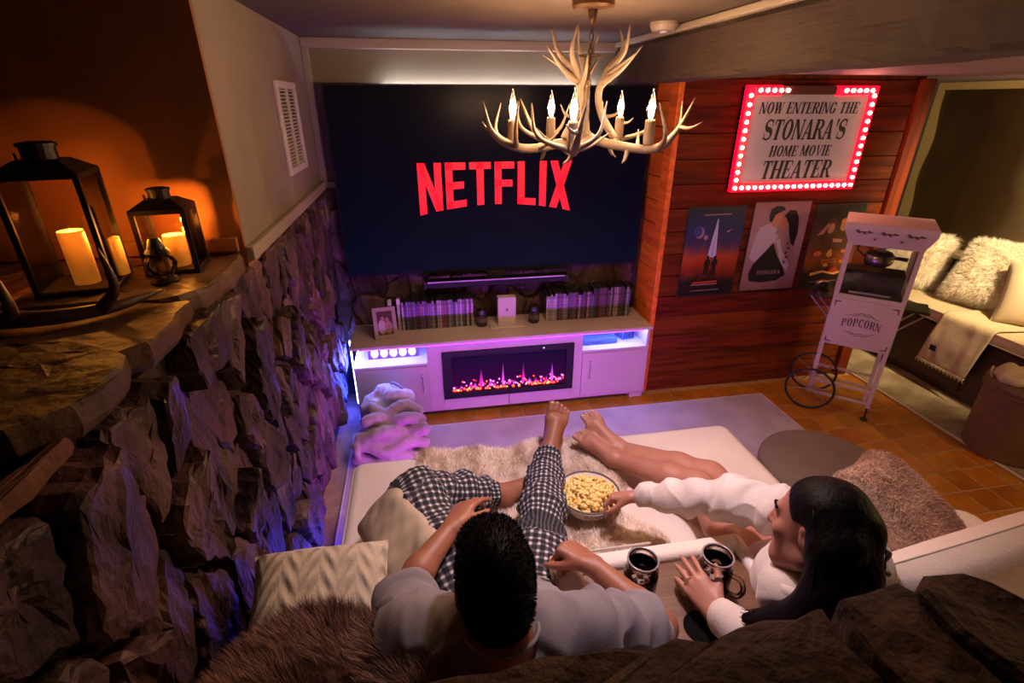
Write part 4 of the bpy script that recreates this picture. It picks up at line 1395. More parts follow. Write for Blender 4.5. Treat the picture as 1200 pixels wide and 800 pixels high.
# ------------------------------------------------------------------ lanterns, candles, ledge decoration
mat('lantern_metal', (0.022, 0.014, 0.010), .45, metal=.5)
glass('lantern_glass', (.96, .92, .88))
mat('candle_wax', (0.85, 0.45, 0.13), .5, emit=(1.0, .30, .02), emit_s=.22)
emis('candle_flame', (1.0, .50, .12), 5.0)


def lantern(name, label, x, y, w, h, rot, cap):
    t = thing(name, label, 'lantern', (x, y, 1.412), rot)
    M = MATS['lantern_metal']; a = w / 2
    box('base', -a - .008, a + .008, -a - .008, a + .008, 0, .012, M, t, bevel=.003)
    for sx in (-1, 1):
        for sy in (-1, 1):
            box('corner_post', sx * a - .006, sx * a + .006, sy * a - .006, sy * a + .006, .012, h, M, t)
    for s in (-1, 1):
        box('glass_pane', -a + .006, a - .006, s * a - .001, s * a + .001, .012, h, MATS['lantern_glass'], t)
        box('glass_pane', s * a - .001, s * a + .001, -a + .006, a - .006, .012, h, MATS['lantern_glass'], t)
    m = MB()
    for s in (-1, 1):
        m.box(-a - .006, a + .006, s * a - .006, s * a + .006, h, h + .012); m.box(s * a - .006, s * a + .006, -a - .006, a + .006, h, h + .012)
    m.build('top_frame', M, t)
    MB().rings([[Vector((sx * q * f, sy * q * f, z)) for sx, sy in ((-1, -1), (1, -1), (1, 1), (-1, 1))] for q, f, z in ((a + .006, 1, h + .012), (a * .55, 1, h + .012 + w * .18))]).build('roof', M, t)
    z = h + .012 + w * .18
    MB().lathe([(.001, z), (cap, z), (cap, z + cap * .75), (cap * 1.12, z + cap * .78), (cap * 1.12, z + cap * 1.0), (cap * .8, z + cap * 1.1), (.001, z + cap * 1.12)], 20).build('chimney_cap', M, t)
    MB().tube([(-a * .6, 0, z - .01), (-a * .62, 0, z + cap * .4)], .003, 6).build('handle_stub', M, t)
    return t


def candle(label, x, y, r, h, z=1.426, pw=2.2):
    t = thing('pillar_candle', label, 'candle', (x, y, z))
    n = 20
    MB().lathe([(.001, 0), (r, 0), (r, h - .008), (r * .96, h - .001), (r * .85, h - .004), (r * .6, h - .014), (.001, h - .016)], n).build('wax', MATS['candle_wax'], t, smooth=True)
    MB().tube([(0, 0, h - .018), (0, 0, h - .002)], .0015, 6).build('wick', MATS['lantern_metal'], t)
    MB().lathe([(.001, h - .012), (.0025, h - .009), (.003, h - .005), (.0015, h), (.0004, h + .004)], 8).build('flame', MATS['candle_flame'], t)
    add_light('candle_light', 'POINT', (x, y, z + h + .012), pw, (1.0, .36, .05), .01)


lantern('metal_lantern', 'tall dark metal and glass lantern at the left of the ledge', -.875, 1.45, .155, .275, math.radians(12), .035)
candle('tall pillar candle inside the tall lantern', -.862, 1.435, .028, .135)
candle('short pillar candle in the tall lantern, behind the tall one', -.815, 1.50, .022, .10)
lantern('metal_lantern', 'small dark metal and glass lantern beside the wall corner', -.70, 1.575, .12, .165, math.radians(8), .026)
candle('pillar candle inside the small lantern', -.69, 1.565, .027, .088, pw=2.8)
candle('stub candle in the small lantern, behind the other candle', -.665, 1.612, .016, .098)
ol = thing('onion_lamp', 'small round glass onion lamp with dark cap in front of the small lantern', 'oil lamp', (-.69, 1.455, 1.410))
MB().lathe([(.001, 0), (.034, 0), (.036, .006), (.026, .014), (.018, .018), (.001, .018)], 20).build('base', MATS['lantern_metal'], ol)
MB().lathe([(.016, .018), (.032, .028), (.038, .046), (.034, .064), (.020, .078)], 20, cap=False).build('glass_globe', MATS['lantern_glass'], ol, smooth=True)
MB().lathe([(.001, .076), (.024, .076), (.030, .082), (.022, .092), (.016, .110), (.012, .118), (.001, .120)], 18).build('cap', MATS['lantern_metal'], ol)
for k in range(4):
    a = PI / 4 + k * PI / 2
    MB().tube([(.02 * math.cos(a), .02 * math.sin(a), .016), (.041 * math.cos(a), .041 * math.sin(a), .046), (.022 * math.cos(a), .022 * math.sin(a), .080)], .0016, 6).build('guard_wire', MATS['lantern_metal'], ol)
mat('dark_antler', (0.055, 0.030, 0.016), .45, color2=(0.10, 0.055, 0.03), scale=10)
da = thing('antler_decoration', 'dark antler with upright tines lying on the stone ledge', 'antler', (0, 0, 0))
m = MB()
mp = curve([(-1.02, 1.22, 1.43), (-.92, 1.17, 1.432), (-.80, 1.17, 1.43), (-.71, 1.22, 1.428), (-.64, 1.32, 1.43)], 24)
m.tube(mp, [.024 - .014 * i / len(mp) if i < len(mp) * .8 else max(.003, .013 * (1 - (i - len(mp) * .8) / (len(mp) * .2))) for i in range(len(mp))], 10)
m.build('beam', MATS['dark_antler'], da, smooth=True)
for f, tip, b in ((.12, (-.985, 1.20, 1.53), (.015, -.02, -.01)), (.38, (-.855, 1.15, 1.545), (.02, -.02, -.01)), (.72, (-.69, 1.215, 1.565), (.03, -.01, -.015)), (.05, (-1.08, 1.26, 1.48), (0, 0, 0))):
    p = mp[int(f * (len(mp) - 1))]
    c = curve([p, (p + Vector(tip)) / 2 + Vector(b), tip], 12)
    mt = MB(); mt.tube(c, [max(.002, .016 * (1 - i / len(c)) ** .7) for i in range(len(c))], 8); mt.build('tine', MATS['dark_antler'], da, smooth=True)

# ------------------------------------------------------------------ nook on the right: bench, cushions, stool, rugs
def rug_mat(name, c1, c2, c3):
    m, nt, b = _nodes(name)
    N, L = nt.nodes, nt.links
    tc = N.new('ShaderNodeTexCoord')
    n1 = N.new('ShaderNodeTexNoise'); n1.inputs['Scale'].default_value = 5; n1.inputs['Detail'].default_value = 8; L.new(tc.outputs['Object'], n1.inputs['Vector'])
    vo = N.new('ShaderNodeTexVoronoi'); vo.inputs['Scale'].default_value = 7; vo.feature = 'DISTANCE_TO_EDGE'; L.new(tc.outputs['Object'], vo.inputs['Vector'])
    rp = N.new('ShaderNodeValToRGB'); rp.color_ramp.elements[0].color = c4(c1); rp.color_ramp.elements[1].color = c4(c2); rp.color_ramp.elements[0].position = .4; rp.color_ramp.elements[1].position = .62
    L.new(n1.outputs['Fac'], rp.inputs[0])
    r2 = N.new('ShaderNodeMath'); r2.operation = 'LESS_THAN'; r2.inputs[1].default_value = .012; L.new(vo.outputs['Distance'], r2.inputs[0])
    mu = N.new('ShaderNodeMath'); mu.operation = 'MULTIPLY'; L.new(r2.outputs[0], mu.inputs[0]); L.new(n1.outputs['Fac'], mu.inputs[1])
    mx = N.new('ShaderNodeMix'); mx.data_type = 'RGBA'; L.new(mu.outputs[0], mx.inputs[0]); L.new(rp.outputs[0], mx.inputs[6]); mx.inputs[7].default_value = c4(c3)
    L.new(mx.outputs[2], b.inputs['Base Color']); b.inputs['Roughness'].default_value = .95
    n3 = N.new('ShaderNodeTexNoise'); n3.inputs['Scale'].default_value = 180; L.new(tc.outputs['Object'], n3.inputs['Vector'])
    bp = N.new('ShaderNodeBump'); bp.inputs['Strength'].default_value = .5; bp.inputs['Distance'].default_value = .006; L.new(n3.outputs['Fac'], bp.inputs['Height']); L.new(bp.outputs[0], b.inputs['Normal'])
    return m


r1 = thing('area_rug', 'cream low pile rug under the sofa in front of the media console', 'rug', (0, 0, 0))
box('pile', -.50, 2.235, .42, 2.71, .001, .014, rug_mat('rug_cream', (.40, .33, .31), (.48, .41, .38), (.43, .36, .34)), r1, bevel=.004)
m = MB()
E1 = [(-.50, .42), (2.235, .42), (2.235, 2.71), (-.50, 2.71)]
for i in range(4):
    a, b = E1[i], E1[(i + 1) % 4]; m.tube([(a[0], a[1], .009), (b[0], b[1], .009)], .007, 6)
m.build('bound_edge', mat('rug_edge', (.52, .46, .42), .9), r1)
r2 = thing('nook_rug', 'faded patterned rug on the tiles in front of the bench', 'rug', (0, 0, 0))
box('pile', 3.09, 4.1, .6, 3.45, .001, .013, rug_mat('rug_faded', (.22, .16, .09), (.40, .32, .21), (.26, .19, .11)), r2, bevel=.004)
m = MB(); m.tube([(3.088, .6, .008), (3.088, 3.45, .008)], .008, 6); m.build('bound_edge', mat('rug_edge2', (.55, .46, .32), .9), r2)

mat('bench_wood', (0.055, 0.022, 0.010), .5, color2=(0.03, 0.012, 0.006), scale=5, stretch=(1, 1, 4))
mat('linen', (0.58, 0.47, 0.31), .9, color2=(0.50, 0.40, 0.26), scale=8, bump=.3, bscale=120)
bench = thing('window_bench', 'dark wooden window bench along the right wall', 'bench', (0, 0, 0))
box('body', 3.50, 4.24, .6, 3.6, .02, .46, MATS['bench_wood'], bench)
for i in range(5):
    box('front_panel', 3.488, 3.502, .65 + i * .59, 1.2 + i * .59, .06, .44, MATS['bench_wood'], bench, bevel=.006)
box('plinth', 3.53, 4.24, .6, 3.6, 0, .02, MATS['bench_wood'], bench)


def pillow(name, label, cat, c, sx, sy, sz, rot, material, vox=None, k=1.0, corner=.12, fold=.0, grp=None, mods=None):
    """square stuffed pillow: superellipse outline with pinched corners"""
    n = 34
    V = []; F = []
    R = Euler(rot).to_matrix()
    for side in (1, -1):
        for i in range(n + 1):
            for j in range(n + 1):
                u, v = 2 * i / n - 1, 2 * j / n - 1
                pinch = 1 - corner * (1 - u * u) * v ** 4 * 0 - corner * .5 * ((1 - u * u) * abs(v) ** 3)
                pinch2 = 1 - corner * .5 * ((1 - v * v) * abs(u) ** 3)
                th = max(0, (1 - u ** 4) * (1 - v ** 4)) ** .42
                V.append((u * sx * pinch2, v * sy * pinch, side * sz * th))
    m1 = n + 1
    for s in range(2):
        for i in range(n):
            for j in range(n):
                a = s * m1 * m1 + i * m1 + j
                q = (a, a + m1, a + m1 + 1, a + 1)
                F.append(q if s == 0 else q[::-1])
    V = np.array(V, float)
    nz = snoise(V, 14 / max(sx, .1) * .15, int(abs(c[0] * 100)) + 3)
    V[:, 2] += fold * nz * np.sign(V[:, 2])
    V = V @ np.array(R).T
    t = thing(name, label, cat, c, 0, grp)
    o = obj('cover', np_mesh('cover', V, F), material, t)
    # seam piping
    pts = [(sx * u * (1 - corner * .5 * ((1 - v * v) * abs(u) ** 3)), sy * v * (1 - corner * .5 * ((1 - u * u) * abs(v) ** 3))) for u, v in
           [(-1 + 2 * k_ / 16, -1) for k_ in range(16)] + [(1, -1 + 2 * k_ / 16) for k_ in range(16)] + [(1 - 2 * k_ / 16, 1) for k_ in range(16)] + [(-1, 1 - 2 * k_ / 16) for k_ in range(17)]]
    m = MB(); m.tube([R @ Vector((p[0], p[1], 0)) for p in pts], .0035, 6); m.build('seam', material, t, smooth=True)
    return t, o, V, np.array(F)


bc = thing('bench_cushion', 'cream linen seat cushion on the dark window bench', 'cushion', (0, 0, 0))
m = MB().box(3.46, 4.10, .62, 3.55, .462, .545); cu = m.build('cover', MATS['linen'], bc, bevel=.02, seg=3)
for z in (.47, .538):
    MB().tube([(3.462, .64, z), (3.462, 3.53, z)], .004, 6).build('piping', MATS['linen'], bc)
mat('white_fur', (0.95, 0.90, 0.78), .8, color2=(0.80, 0.72, 0.58), scale=9); mat('fur_core', (0.80, 0.72, 0.58), .95)


def fur_pillow(label, c, sx, sy, sz, rot, core, strand, n, length, width, lean, seed, jitter=.5, clump=.8):
    t, o, V, F = pillow('fur_pillow', label, 'pillow', c, sx, sy, sz, rot, core, corner=.15)
    p, nn = surf_samples(V, F, n, seed)
    fur('fur', p, nn, length, width, strand, t, lean, jitter, seed, clump)
    return t


fur_pillow('white shaggy fur pillow behind the popcorn cart', (3.74, 3.28, .735), .21, .20, .10, (math.radians(66), 0, math.radians(-62)), MATS['fur_core'], MATS['white_fur'], 16000, .055, .0011, (0, 0, -.5), 1)
fur_pillow('white shaggy fur pillow in the middle of the bench', (3.86, 2.72, .76), .23, .22, .11, (math.radians(58), 0, math.radians(-75)), MATS['fur_core'], MATS['white_fur'], 20000, .075, .0012, (-.2, -.1, -.5), 2)
mat('velvet_beige', (0.46, 0.36, 0.22), .75, sheen=.6, color2=(0.40, 0.31, 0.18), scale=4)
pillow('velvet_pillow', 'plain beige velvet pillow at the right edge on the bench', 'pillow', (3.80, 2.38, .735), .21, .21, .085, (math.radians(62), 0, math.radians(-48)), MATS['velvet_beige'], fold=.006)
pillow('patterned_pillow', 'pale mottled pillow cut by the right picture edge', 'pillow', (3.80, 2.02, .72), .18, .18, .08, (math.radians(65), 0, math.radians(-60)), mat('mottled', (.62, .55, .45), .9, color2=(.30, .27, .22), scale=22, lo=.4, hi=.6), fold=.004)


def draped(name, path, y0, y1, thick, material, parent, ny=26, wav=.006, seed=0, skew=0.0):
    """sheet following an x-z path, spanning y0..y1"""
    pts = [(0.0,) + tuple(p) for p in path]
    # resample
    P = np.array(path, float); seg = np.r_[0, np.cumsum(np.linalg.norm(np.diff(P, axis=0), axis=1))]
    s = np.linspace(0, seg[-1], 40)
    X = np.interp(s, seg, P[:, 0]); Z = np.interp(s, seg, P[:, 1])
    for _ in range(2):
        X[1:-1] = (X[:-2] + X[1:-1] * 2 + X[2:]) / 4; Z[1:-1] = (Z[:-2] + Z[1:-1] * 2 + Z[2:]) / 4
    V = []
    for i in range(40):
        for j in range(ny):
            y = y0 + (y1 - y0) * j / (ny - 1) + skew * s[i]
            V.append((X[i], y, Z[i]))
    V = np.array(V); nz = snoise(V * [.3, 1, .3], 18, seed)
    V[:, 0] -= (nz + .8) * wav; V[:, 2] += (nz + .8) * wav
    F = [(i * ny + j, i * ny + j + 1, (i + 1) * ny + j + 1, (i + 1) * ny + j) for i in range(39) for j in range(ny - 1)]
    o = obj(name, np_mesh(name, V, F), material, parent)
    md = o.modifiers.new('solid', 'SOLIDIFY'); md.thickness = thick; md.offset = 0
    return o, V, ny


mat('knit_throw', (0.62, 0.50, 0.33), .95, color2=(0.55, 0.44, 0.28), scale=30, bump=.5, bscale=220)
tb = thing('throw_blanket', 'tan knitted throw with a dark patch draped over the bench front', 'blanket', (0, 0, 0))
o, V, nyy = draped('cloth', [(3.78, .556), (3.60, .556), (3.47, .557), (3.448, .54), (3.445, .47), (3.43, .36), (3.425, .20)], 2.62, 2.28, .008, MATS['knit_throw'], tb, wav=.005, seed=3, skew=.12)
fr = MB()
for j in range(0, nyy):
    p = V[39 * nyy + j]
    fr.tube([(p[0], p[1], p[2]), (p[0] - .004, p[1] + .004, p[2] - .018), (p[0] - .001, p[1] + .006 * (-1) ** j, p[2] - .034)], [.005, .004, .002], 6)
f_ = fr.build('fringe', MATS['knit_throw'], tb, smooth=True); f_['kind'] = 'stuff'
m = MB(); q = V[33 * nyy + 5]; m.box(q[0] - .010, q[0] - .007, q[1] - .022, q[1] + .022, q[2] - .02, q[2] + .02); m.build('leather_patch', MATS['ink_black'], tb)
mat('stool_leather', (0.17, 0.085, 0.035), .55, color2=(0.12, 0.06, 0.025), scale=9, bump=.2, bscale=60)
sto = thing('storage_stool', 'round brown leather stool at the right edge in front of the bench', 'stool', (3.25, 1.90, .013))
MB().lathe([(.001, 0), (.19, 0), (.196, .01), (.196, .36), (.19, .38), (.001, .38)], 40).build('drum', MATS['stool_leather'], sto)
MB().lathe([(.001, .382), (.20, .382), (.204, .395), (.204, .42), (.196, .44), (.001, .445)], 40).build('lid', MATS['stool_leather'], sto)
MB().lathe([(.2045, .384), (.208, .386), (.208, .391), (.2045, .393)], 40, cap=False).build('seam', MATS['stool_leather'], sto, smooth=True)
tw = thing('folded_throw', 'cream throw bunched on the round leather stool', 'blanket', (0, 0, 0))
P_, Q_ = sdf_mesh([('cone', (3.09, 1.92, .40), .018, (3.10, 1.95, .475), .022, .02), ('cone', (3.10, 1.95, .475), .024, (3.22, 2.02, .49), .03, .03), ('cone', (3.14, 1.87, .478), .022, (3.30, 1.95, .49), .03, .03), ('cone', (3.10, 1.90, .478), .022, (3.28, 1.83, .485), .028, .03), ('ell', (3.22, 1.93, .475), (.15, .12, .03), None, .03)], .008)
P_ += .005 * snoise(P_, 45, 5)[:, None] * vnormals(P_, Q_)
obj('cloth', np_mesh('cloth', P_, Q_), MATS['linen'], tw)
m = MB(); m.tube(curve([(3.085, 1.99, .44), (3.11, 2.03, .468), (3.17, 2.07, .475)], 8), .006, 6); m.build('hem', MATS['linen'], tw, smooth=True)

# ------------------------------------------------------------------ sofa
mat('sofa_cream', (0.84, 0.72, 0.62), .9, color2=(0.78, 0.66, 0.56), scale=5, bump=.2, bscale=140, sheen=.2)
mat('sofa_piping', (0.56, 0.47, 0.37), .9)
mat('tray_wood', (0.17, 0.075, 0.032), .45, color2=(0.11, 0.045, 0.02), scale=5, stretch=(1, 5, 1), bump=.2, bscale=14, bstretch=(1, 10, 1))
SC = MATS['sofa_cream']
sofa = thing('sofa', 'deep cream upholstered sofa facing the television', 'sofa', (0, 0, 0))
box('seat_base', -.36, 1.39, .50, 1.86, .07, .24, SC, sofa, bevel=.02)


def rounded_box(x0, x1, y0, y1, z0, z1, r, n=8):
    """box with generously rounded edges as a ring stack"""
    rings = []
    def outline(g, z):
        pts = []
        for cx, cy, a0 in ((x1 - r, y1 - r, 0), (x0 + r, y1 - r, 90), (x0 + r, y0 + r, 180), (x1 - r, y0 + r, 270)):
            for k in range(n + 1):
                a = math.radians(a0 + 90 * k / n)
                pts.append(Vector((cx + (r - g) * math.cos(a), cy + (r - g) * math.sin(a), z)))
        return pts
    rz = min(r * .8, (z1 - z0) / 2)
    for k in range(6):
        a = PI / 2 * (1 - k / 5); rings.append(outline(rz * (1 - math.cos(a)), z0 + rz * (1 - math.sin(a))))
    for k in range(6):
        a = PI / 2 * k / 5; rings.append(outline(rz * (1 - math.cos(a)), z1 - rz * (1 - math.sin(a))))
    return MB().rings(rings), outline


mb, outl = rounded_box(-.372, 1.40, .52, 1.895, .20, .42, .05)
seat = mb.build('seat', SC, sofa, smooth=True)
for z in (.40, .22):
    mp_ = MB(); q = outl(.004, z); mp_.tube(q + [q[0]], .0045, 6); mp_.build('piping', MATS['sofa_piping'], seat, smooth=True)
rounded_box(-.48, 1.95, .41, .60, .05, .70, .06)[0].build('backrest', SC, sofa, smooth=True)
rounded_box(-.475, -.335, .60, 1.215, .05, .65, .035)[0].build('armrest', SC, sofa, smooth=True)
rounded_box(1.41, 1.93, .60, 1.16, .05, .50, .08)[0].build('armrest', SC, sofa, smooth=True)
for x, y in ((-.30, 1.78), (1.32, 1.78), (-.30, .6), (1.32, .6)):
    MB().lathe([(.001, 0), (.022, 0), (.03, .08), (.001, .08)], 14, (x, y, .014)).build('foot', MATS['bench_wood'], sofa)
emis('led_violet', (0.46, 0.06, 0.95), 145.0); emis('led_blue_soft', (.07, .06, 1.0), 70.0)
us = thing('under_sofa_led', 'violet light strip under the front edge of the sofa', 'light strip', (0, 0, 0))
box('strip', -.30, 1.34, 1.868, 1.874, .11, .122, MATS['led_violet'], us)
box('strip', -.376, -.370, 1.50, 1.84, .11, .118, MATS['led_blue_soft'], us)
# centre console with tray
cn = thing('center_console', 'cream padded centre console with brown wooden tray top between the two people', 'console', (0, 0, 0))
rounded_box(.285, .88, .60, 1.025, .425, .62, .03)[0].build('box', SC, cn, smooth=True)
mr_ = MB()
for a in ((.285, .375, .62, 1.03), (.375, .88, .97, 1.03), (.835, .88, .62, .97)):
    pass
rounded_box(.285, .372, .60, 1.03, .58, .668, .028)[0].build('pad', SC, cn, smooth=True)
rounded_box(.31, .882, .972, 1.03, .58, .662, .025)[0].build('pad', SC, cn, smooth=True)
rounded_box(.842, .884, .60, 1.03, .58, .662, .02)[0].build('pad', SC, cn, smooth=True)
mp_ = MB(); mp_.tube(curve([(.287, .62, .662), (.287, .95, .664), (.292, 1.015, .664), (.33, 1.03, .663), (.60, 1.031, .66)], 20), .0045, 6); mp_.build('piping', MATS['sofa_piping'], cn, smooth=True)
tr_ = box('tray', .372, .842, .60, .972, .625, .642, MATS['tray_wood'], cn, bevel=.003)
mat('cup_black', (.006, .005, .005), .95, spec=.05)
MB().lathe([(.001, .6425), (.043, .6425), (.047, .6435), (.047, .6445), (.043, .645), (.041, .6435), (.001, .6432)], 28, (.625, .765, 0)).build('cup_holder', MATS['cup_black'], cn)

# drinks
glass('jar_clear', (.90, .86, .84), .03); mat('jar_rim', (.30, .25, .24), .15); mat('cola', (0.02, 0.007, 0.004), .08); mat('ice', (.40, .33, .30), .2)


def mug(label, x, y, rot):
    t = thing('mason_jar_mug', label, 'mug', (x, y, .643), rot); t.scale = (1.18, 1.18, 1.05)
    MB().lathe([(.001, 0), (.032, 0), (.037, .006), (.038, .075), (.036, .092), (.032, .10), (.033, .103), (.0345, .118), (.0325, .120), (.0305, .118), (.030, .10), (.034, .09), (.036, .075), (.035, .008), (.001, .006)], 28).build('glass', MATS['jar_clear'], t, smooth=True)
    MB().lathe([(.001, .008), (.0345, .008), (.0355, .055), (.001, .055)], 24).build('drink', MATS['cola'], t)
    for k in range(4):
        a = k * 1.7; MB().box(-.008, .008, -.008, .008, -.006, .006, Matrix.Translation((.015 * math.cos(a), .015 * math.sin(a), .054)) @ Euler((a, .4, a)).to_matrix().to_4x4()).build('ice_cube', MATS['ice'], t, bevel=.002)
    m = MB(); rr_ = []
    for k in range(16):
        a = 2 * PI * k / 16
        rr_.append((.0335 * math.cos(a), .0335 * math.sin(a), .1185))
    m.tube(rr_ + [rr_[0]], .0022, 6, cap=False); m.build('rim', MATS['jar_rim'], t, smooth=True)
    m = MB(); m.tube(curve([(.036, 0, .085), (.058, 0, .088), (.068, 0, .065), (.060, 0, .035), (.037, 0, .025)], 16), .006, 8); m.build('handle', MATS['jar_clear'], t, smooth=True)


mug('glass jar mug of dark drink beside the forearm of the person in grey', .505, .890, math.radians(250))
mug('glass jar mug of dark drink held on the tray by the person in cream', .705, .868, math.radians(-60))

# round ottoman
mat('pouf_taupe', (0.17, 0.115, 0.085), .85, color2=(0.145, 0.095, 0.07), scale=6, bump=.2, bscale=90)
po = thing('round_ottoman', 'round taupe upholstered ottoman at the right corner of the sofa seat', 'ottoman', (1.69, 1.55, .014))
MB().lathe([(.001, .03), (.255, .03), (.262, .05), (.262, .30), (.255, .315), (.001, .315)], 40).build('drum', MATS['pouf_taupe'], po, smooth=False)
MB().lathe([(.001, .318), (.262, .318), (.272, .33), (.272, .36), (.262, .378), (.22, .388), (.001, .392)], 40).build('top', MATS['pouf_taupe'], po, smooth=True)
for k in range(3):
    a = k * 2.1 + .5; MB().lathe([(.001, 0), (.018, 0), (.02, .03), (.001, .03)], 12, (.2 * math.cos(a), .2 * math.sin(a), 0)).build('foot', MATS['bench_wood'], po)

# ------------------------------------------------------------------ popcorn bowl
mat('enamel', (0.74, 0.66, 0.60), .3); mat('popcorn', (0.92, 0.70, 0.26), .8, color2=(0.85, 0.45, 0.07), scale=30, lo=.5, hi=.72)
BX, BY, BZ = .541, 1.415, .442
bw_ = thing('popcorn_bowl', 'white enamel bowl full of popcorn on the fur throw', 'bowl', (BX, BY, BZ))
MB().lathe([(.001, 0), (.062, 0), (.064, .006), (.08, .018), (.105, .05), (.116, .088), (.112, .088), (.10, .052), (.075, .022), (.001, .012)], 40).build('bowl_wall', MATS['enamel'], bw_, smooth=True)
m = MB(); rr_ = [(.1145 * math.cos(2 * PI * k / 40), .1145 * math.sin(2 * PI * k / 40), .0885) for k in range(41)]
m.tube(rr_, .0035, 8, cap=False); m.build('dark_rim', MATS['grey_mark'], bw_, smooth=True)
# lettering round the front of the bowl
polys, wt = text_polys('POPCORN', serif_glyph, .14)
m = MB()
for p in polys:
    q0 = []; q1 = []
    for x, y in p:
        a = -PI / 2 + (x / wt - .5) * 1.1 + .12; z = .045 + y * .026; r = np.interp(z, [.018, .05, .088], [.08, .105, .116])
        q0.append(((r + .0003) * math.cos(a), (r + .0003) * math.sin(a), z)); q1.append(((r + .0011) * math.cos(a), (r + .0011) * math.sin(a), z))
    n_ = len(q0)
    m.add(q0 + q1, [tuple(range(n_)), tuple(range(n_, 2 * n_))] + [(i, (i + 1) % n_, n_ + (i + 1) % n_, n_ + i) for i in range(n_)])
m.build('bowl_lettering', MATS['grey_mark'], bw_)
rp_ = random.Random(8); V = []; F = []
bm = bmesh.new(); bmesh.ops.create_icosphere(bm, subdivisions=1, radius=1); IV = np.array([v.co[:] for v in bm.verts]); IF = np.array([[v.index for v in f.verts] for f in bm.faces]); bm.free()
VV = []; FF = []
for k in range(330):
    r = .100 * math.sqrt(rp_.random()); a = rp_.uniform(0, 6.28)
    z = BZ + .074 + .034 * (1 - (r / .1) ** 2) + rp_.uniform(-.012, .008)
    for l in range(3):
        s = rp_.uniform(.005, .0095); off = np.array([rp_.uniform(-.007, .007) for _ in range(3)])
        FF.append(IF + len(VV) * 12); VV.append(IV * s * np.array([rp_.uniform(.8, 1.2) for _ in range(3)]) + off + [BX + r * math.cos(a), BY + r * math.sin(a), z])
o = obj('popcorn', np_mesh('popcorn', np.concatenate(VV), np.concatenate(FF)), MATS['popcorn'])
tag(o, 'yellow buttered popcorn heaped in the white bowl', 'popcorn', kind='stuff')

# ------------------------------------------------------------------ pillows and throws on the sofa
def knit_mat(name, c1, c2, scale, strength, kind):
    m, nt, b = _nodes(name)
    N, L = nt.nodes, nt.links
    tc = N.new('ShaderNodeTexCoord')
    mp = N.new('ShaderNodeMapping'); mp.inputs['Scale'].default_value = (scale, scale, scale); L.new(tc.outputs['Object'], mp.inputs[0])
    sx = N.new('ShaderNodeSeparateXYZ'); L.new(mp.outputs[0], sx.inputs[0])
    if kind == 'cable':          # braided chevrons in columns
        pp = N.new('ShaderNodeMath'); pp.operation = 'PINGPONG'; pp.inputs[1].default_value = 1.0; L.new(sx.outputs['X'], pp.inputs[0])
        ya = N.new('ShaderNodeMath'); ya.operation = 'MULTIPLY_ADD'; ya.inputs[1].default_value = 1.1; L.new(pp.outputs[0], ya.inputs[0]); L.new(sx.outputs['Y'], ya.inputs[2])
        sc_ = N.new('ShaderNodeMath'); sc_.operation = 'MULTIPLY'; sc_.inputs[1].default_value = 5.0; L.new(ya.outputs[0], sc_.inputs[0])
        s1 = N.new('ShaderNodeMath'); s1.operation = 'SINE'; L.new(sc_.outputs[0], s1.inputs[0])
        p2 = N.new('ShaderNodeMath'); p2.operation = 'PINGPONG'; p2.inputs[1].default_value = .5; L.new(sx.outputs['X'], p2.inputs[0])
        m2 = N.new('ShaderNodeMath'); m2.operation = 'MULTIPLY'; L.new(s1.outputs[0], m2.inputs[0]); L.new(p2.outputs[0], m2.inputs[1])
        wv = N.new('ShaderNodeMath'); wv.operation = 'ADD'; wv.inputs[1].default_value = .5; L.new(m2.outputs[0], wv.inputs[0])
    else:
        sc_ = N.new('ShaderNodeMath'); sc_.operation = 'MULTIPLY'; sc_.inputs[1].default_value = 6.0; L.new(sx.outputs['Y'], sc_.inputs[0])
        s1 = N.new('ShaderNodeMath'); s1.operation = 'SINE'; L.new(sc_.outputs[0], s1.inputs[0])
        wv = N.new('ShaderNodeMath'); wv.operation = 'MULTIPLY_ADD'; wv.inputs[1].default_value = .3; wv.inputs[2].default_value = .5; L.new(s1.outputs[0], wv.inputs[0])
    n3 = N.new('ShaderNodeTexNoise'); n3.inputs['Scale'].default_value = 120; L.new(tc.outputs['Object'], n3.inputs['Vector'])
    ad = N.new('ShaderNodeMath'); ad.operation = 'MULTIPLY_ADD'; ad.inputs[1].default_value = .15; L.new(n3.outputs['Fac'], ad.inputs[0]); L.new(wv.outputs[0], ad.inputs[2])
    bp = N.new('ShaderNodeBump'); bp.inputs['Strength'].default_value = strength; bp.inputs['Distance'].default_value = .012; L.new(ad.outputs[0], bp.inputs['Height']); L.new(bp.outputs[0], b.inputs['Normal'])
    rp = N.new('ShaderNodeValToRGB'); rp.color_ramp.elements[0].color = c4(c1); rp.color_ramp.elements[1].color = c4(c2); L.new(wv.outputs[0], rp.inputs[0]); L.new(rp.outputs[0], b.inputs['Base Color'])
    b.inputs['Roughness'].default_value = .95
    return m


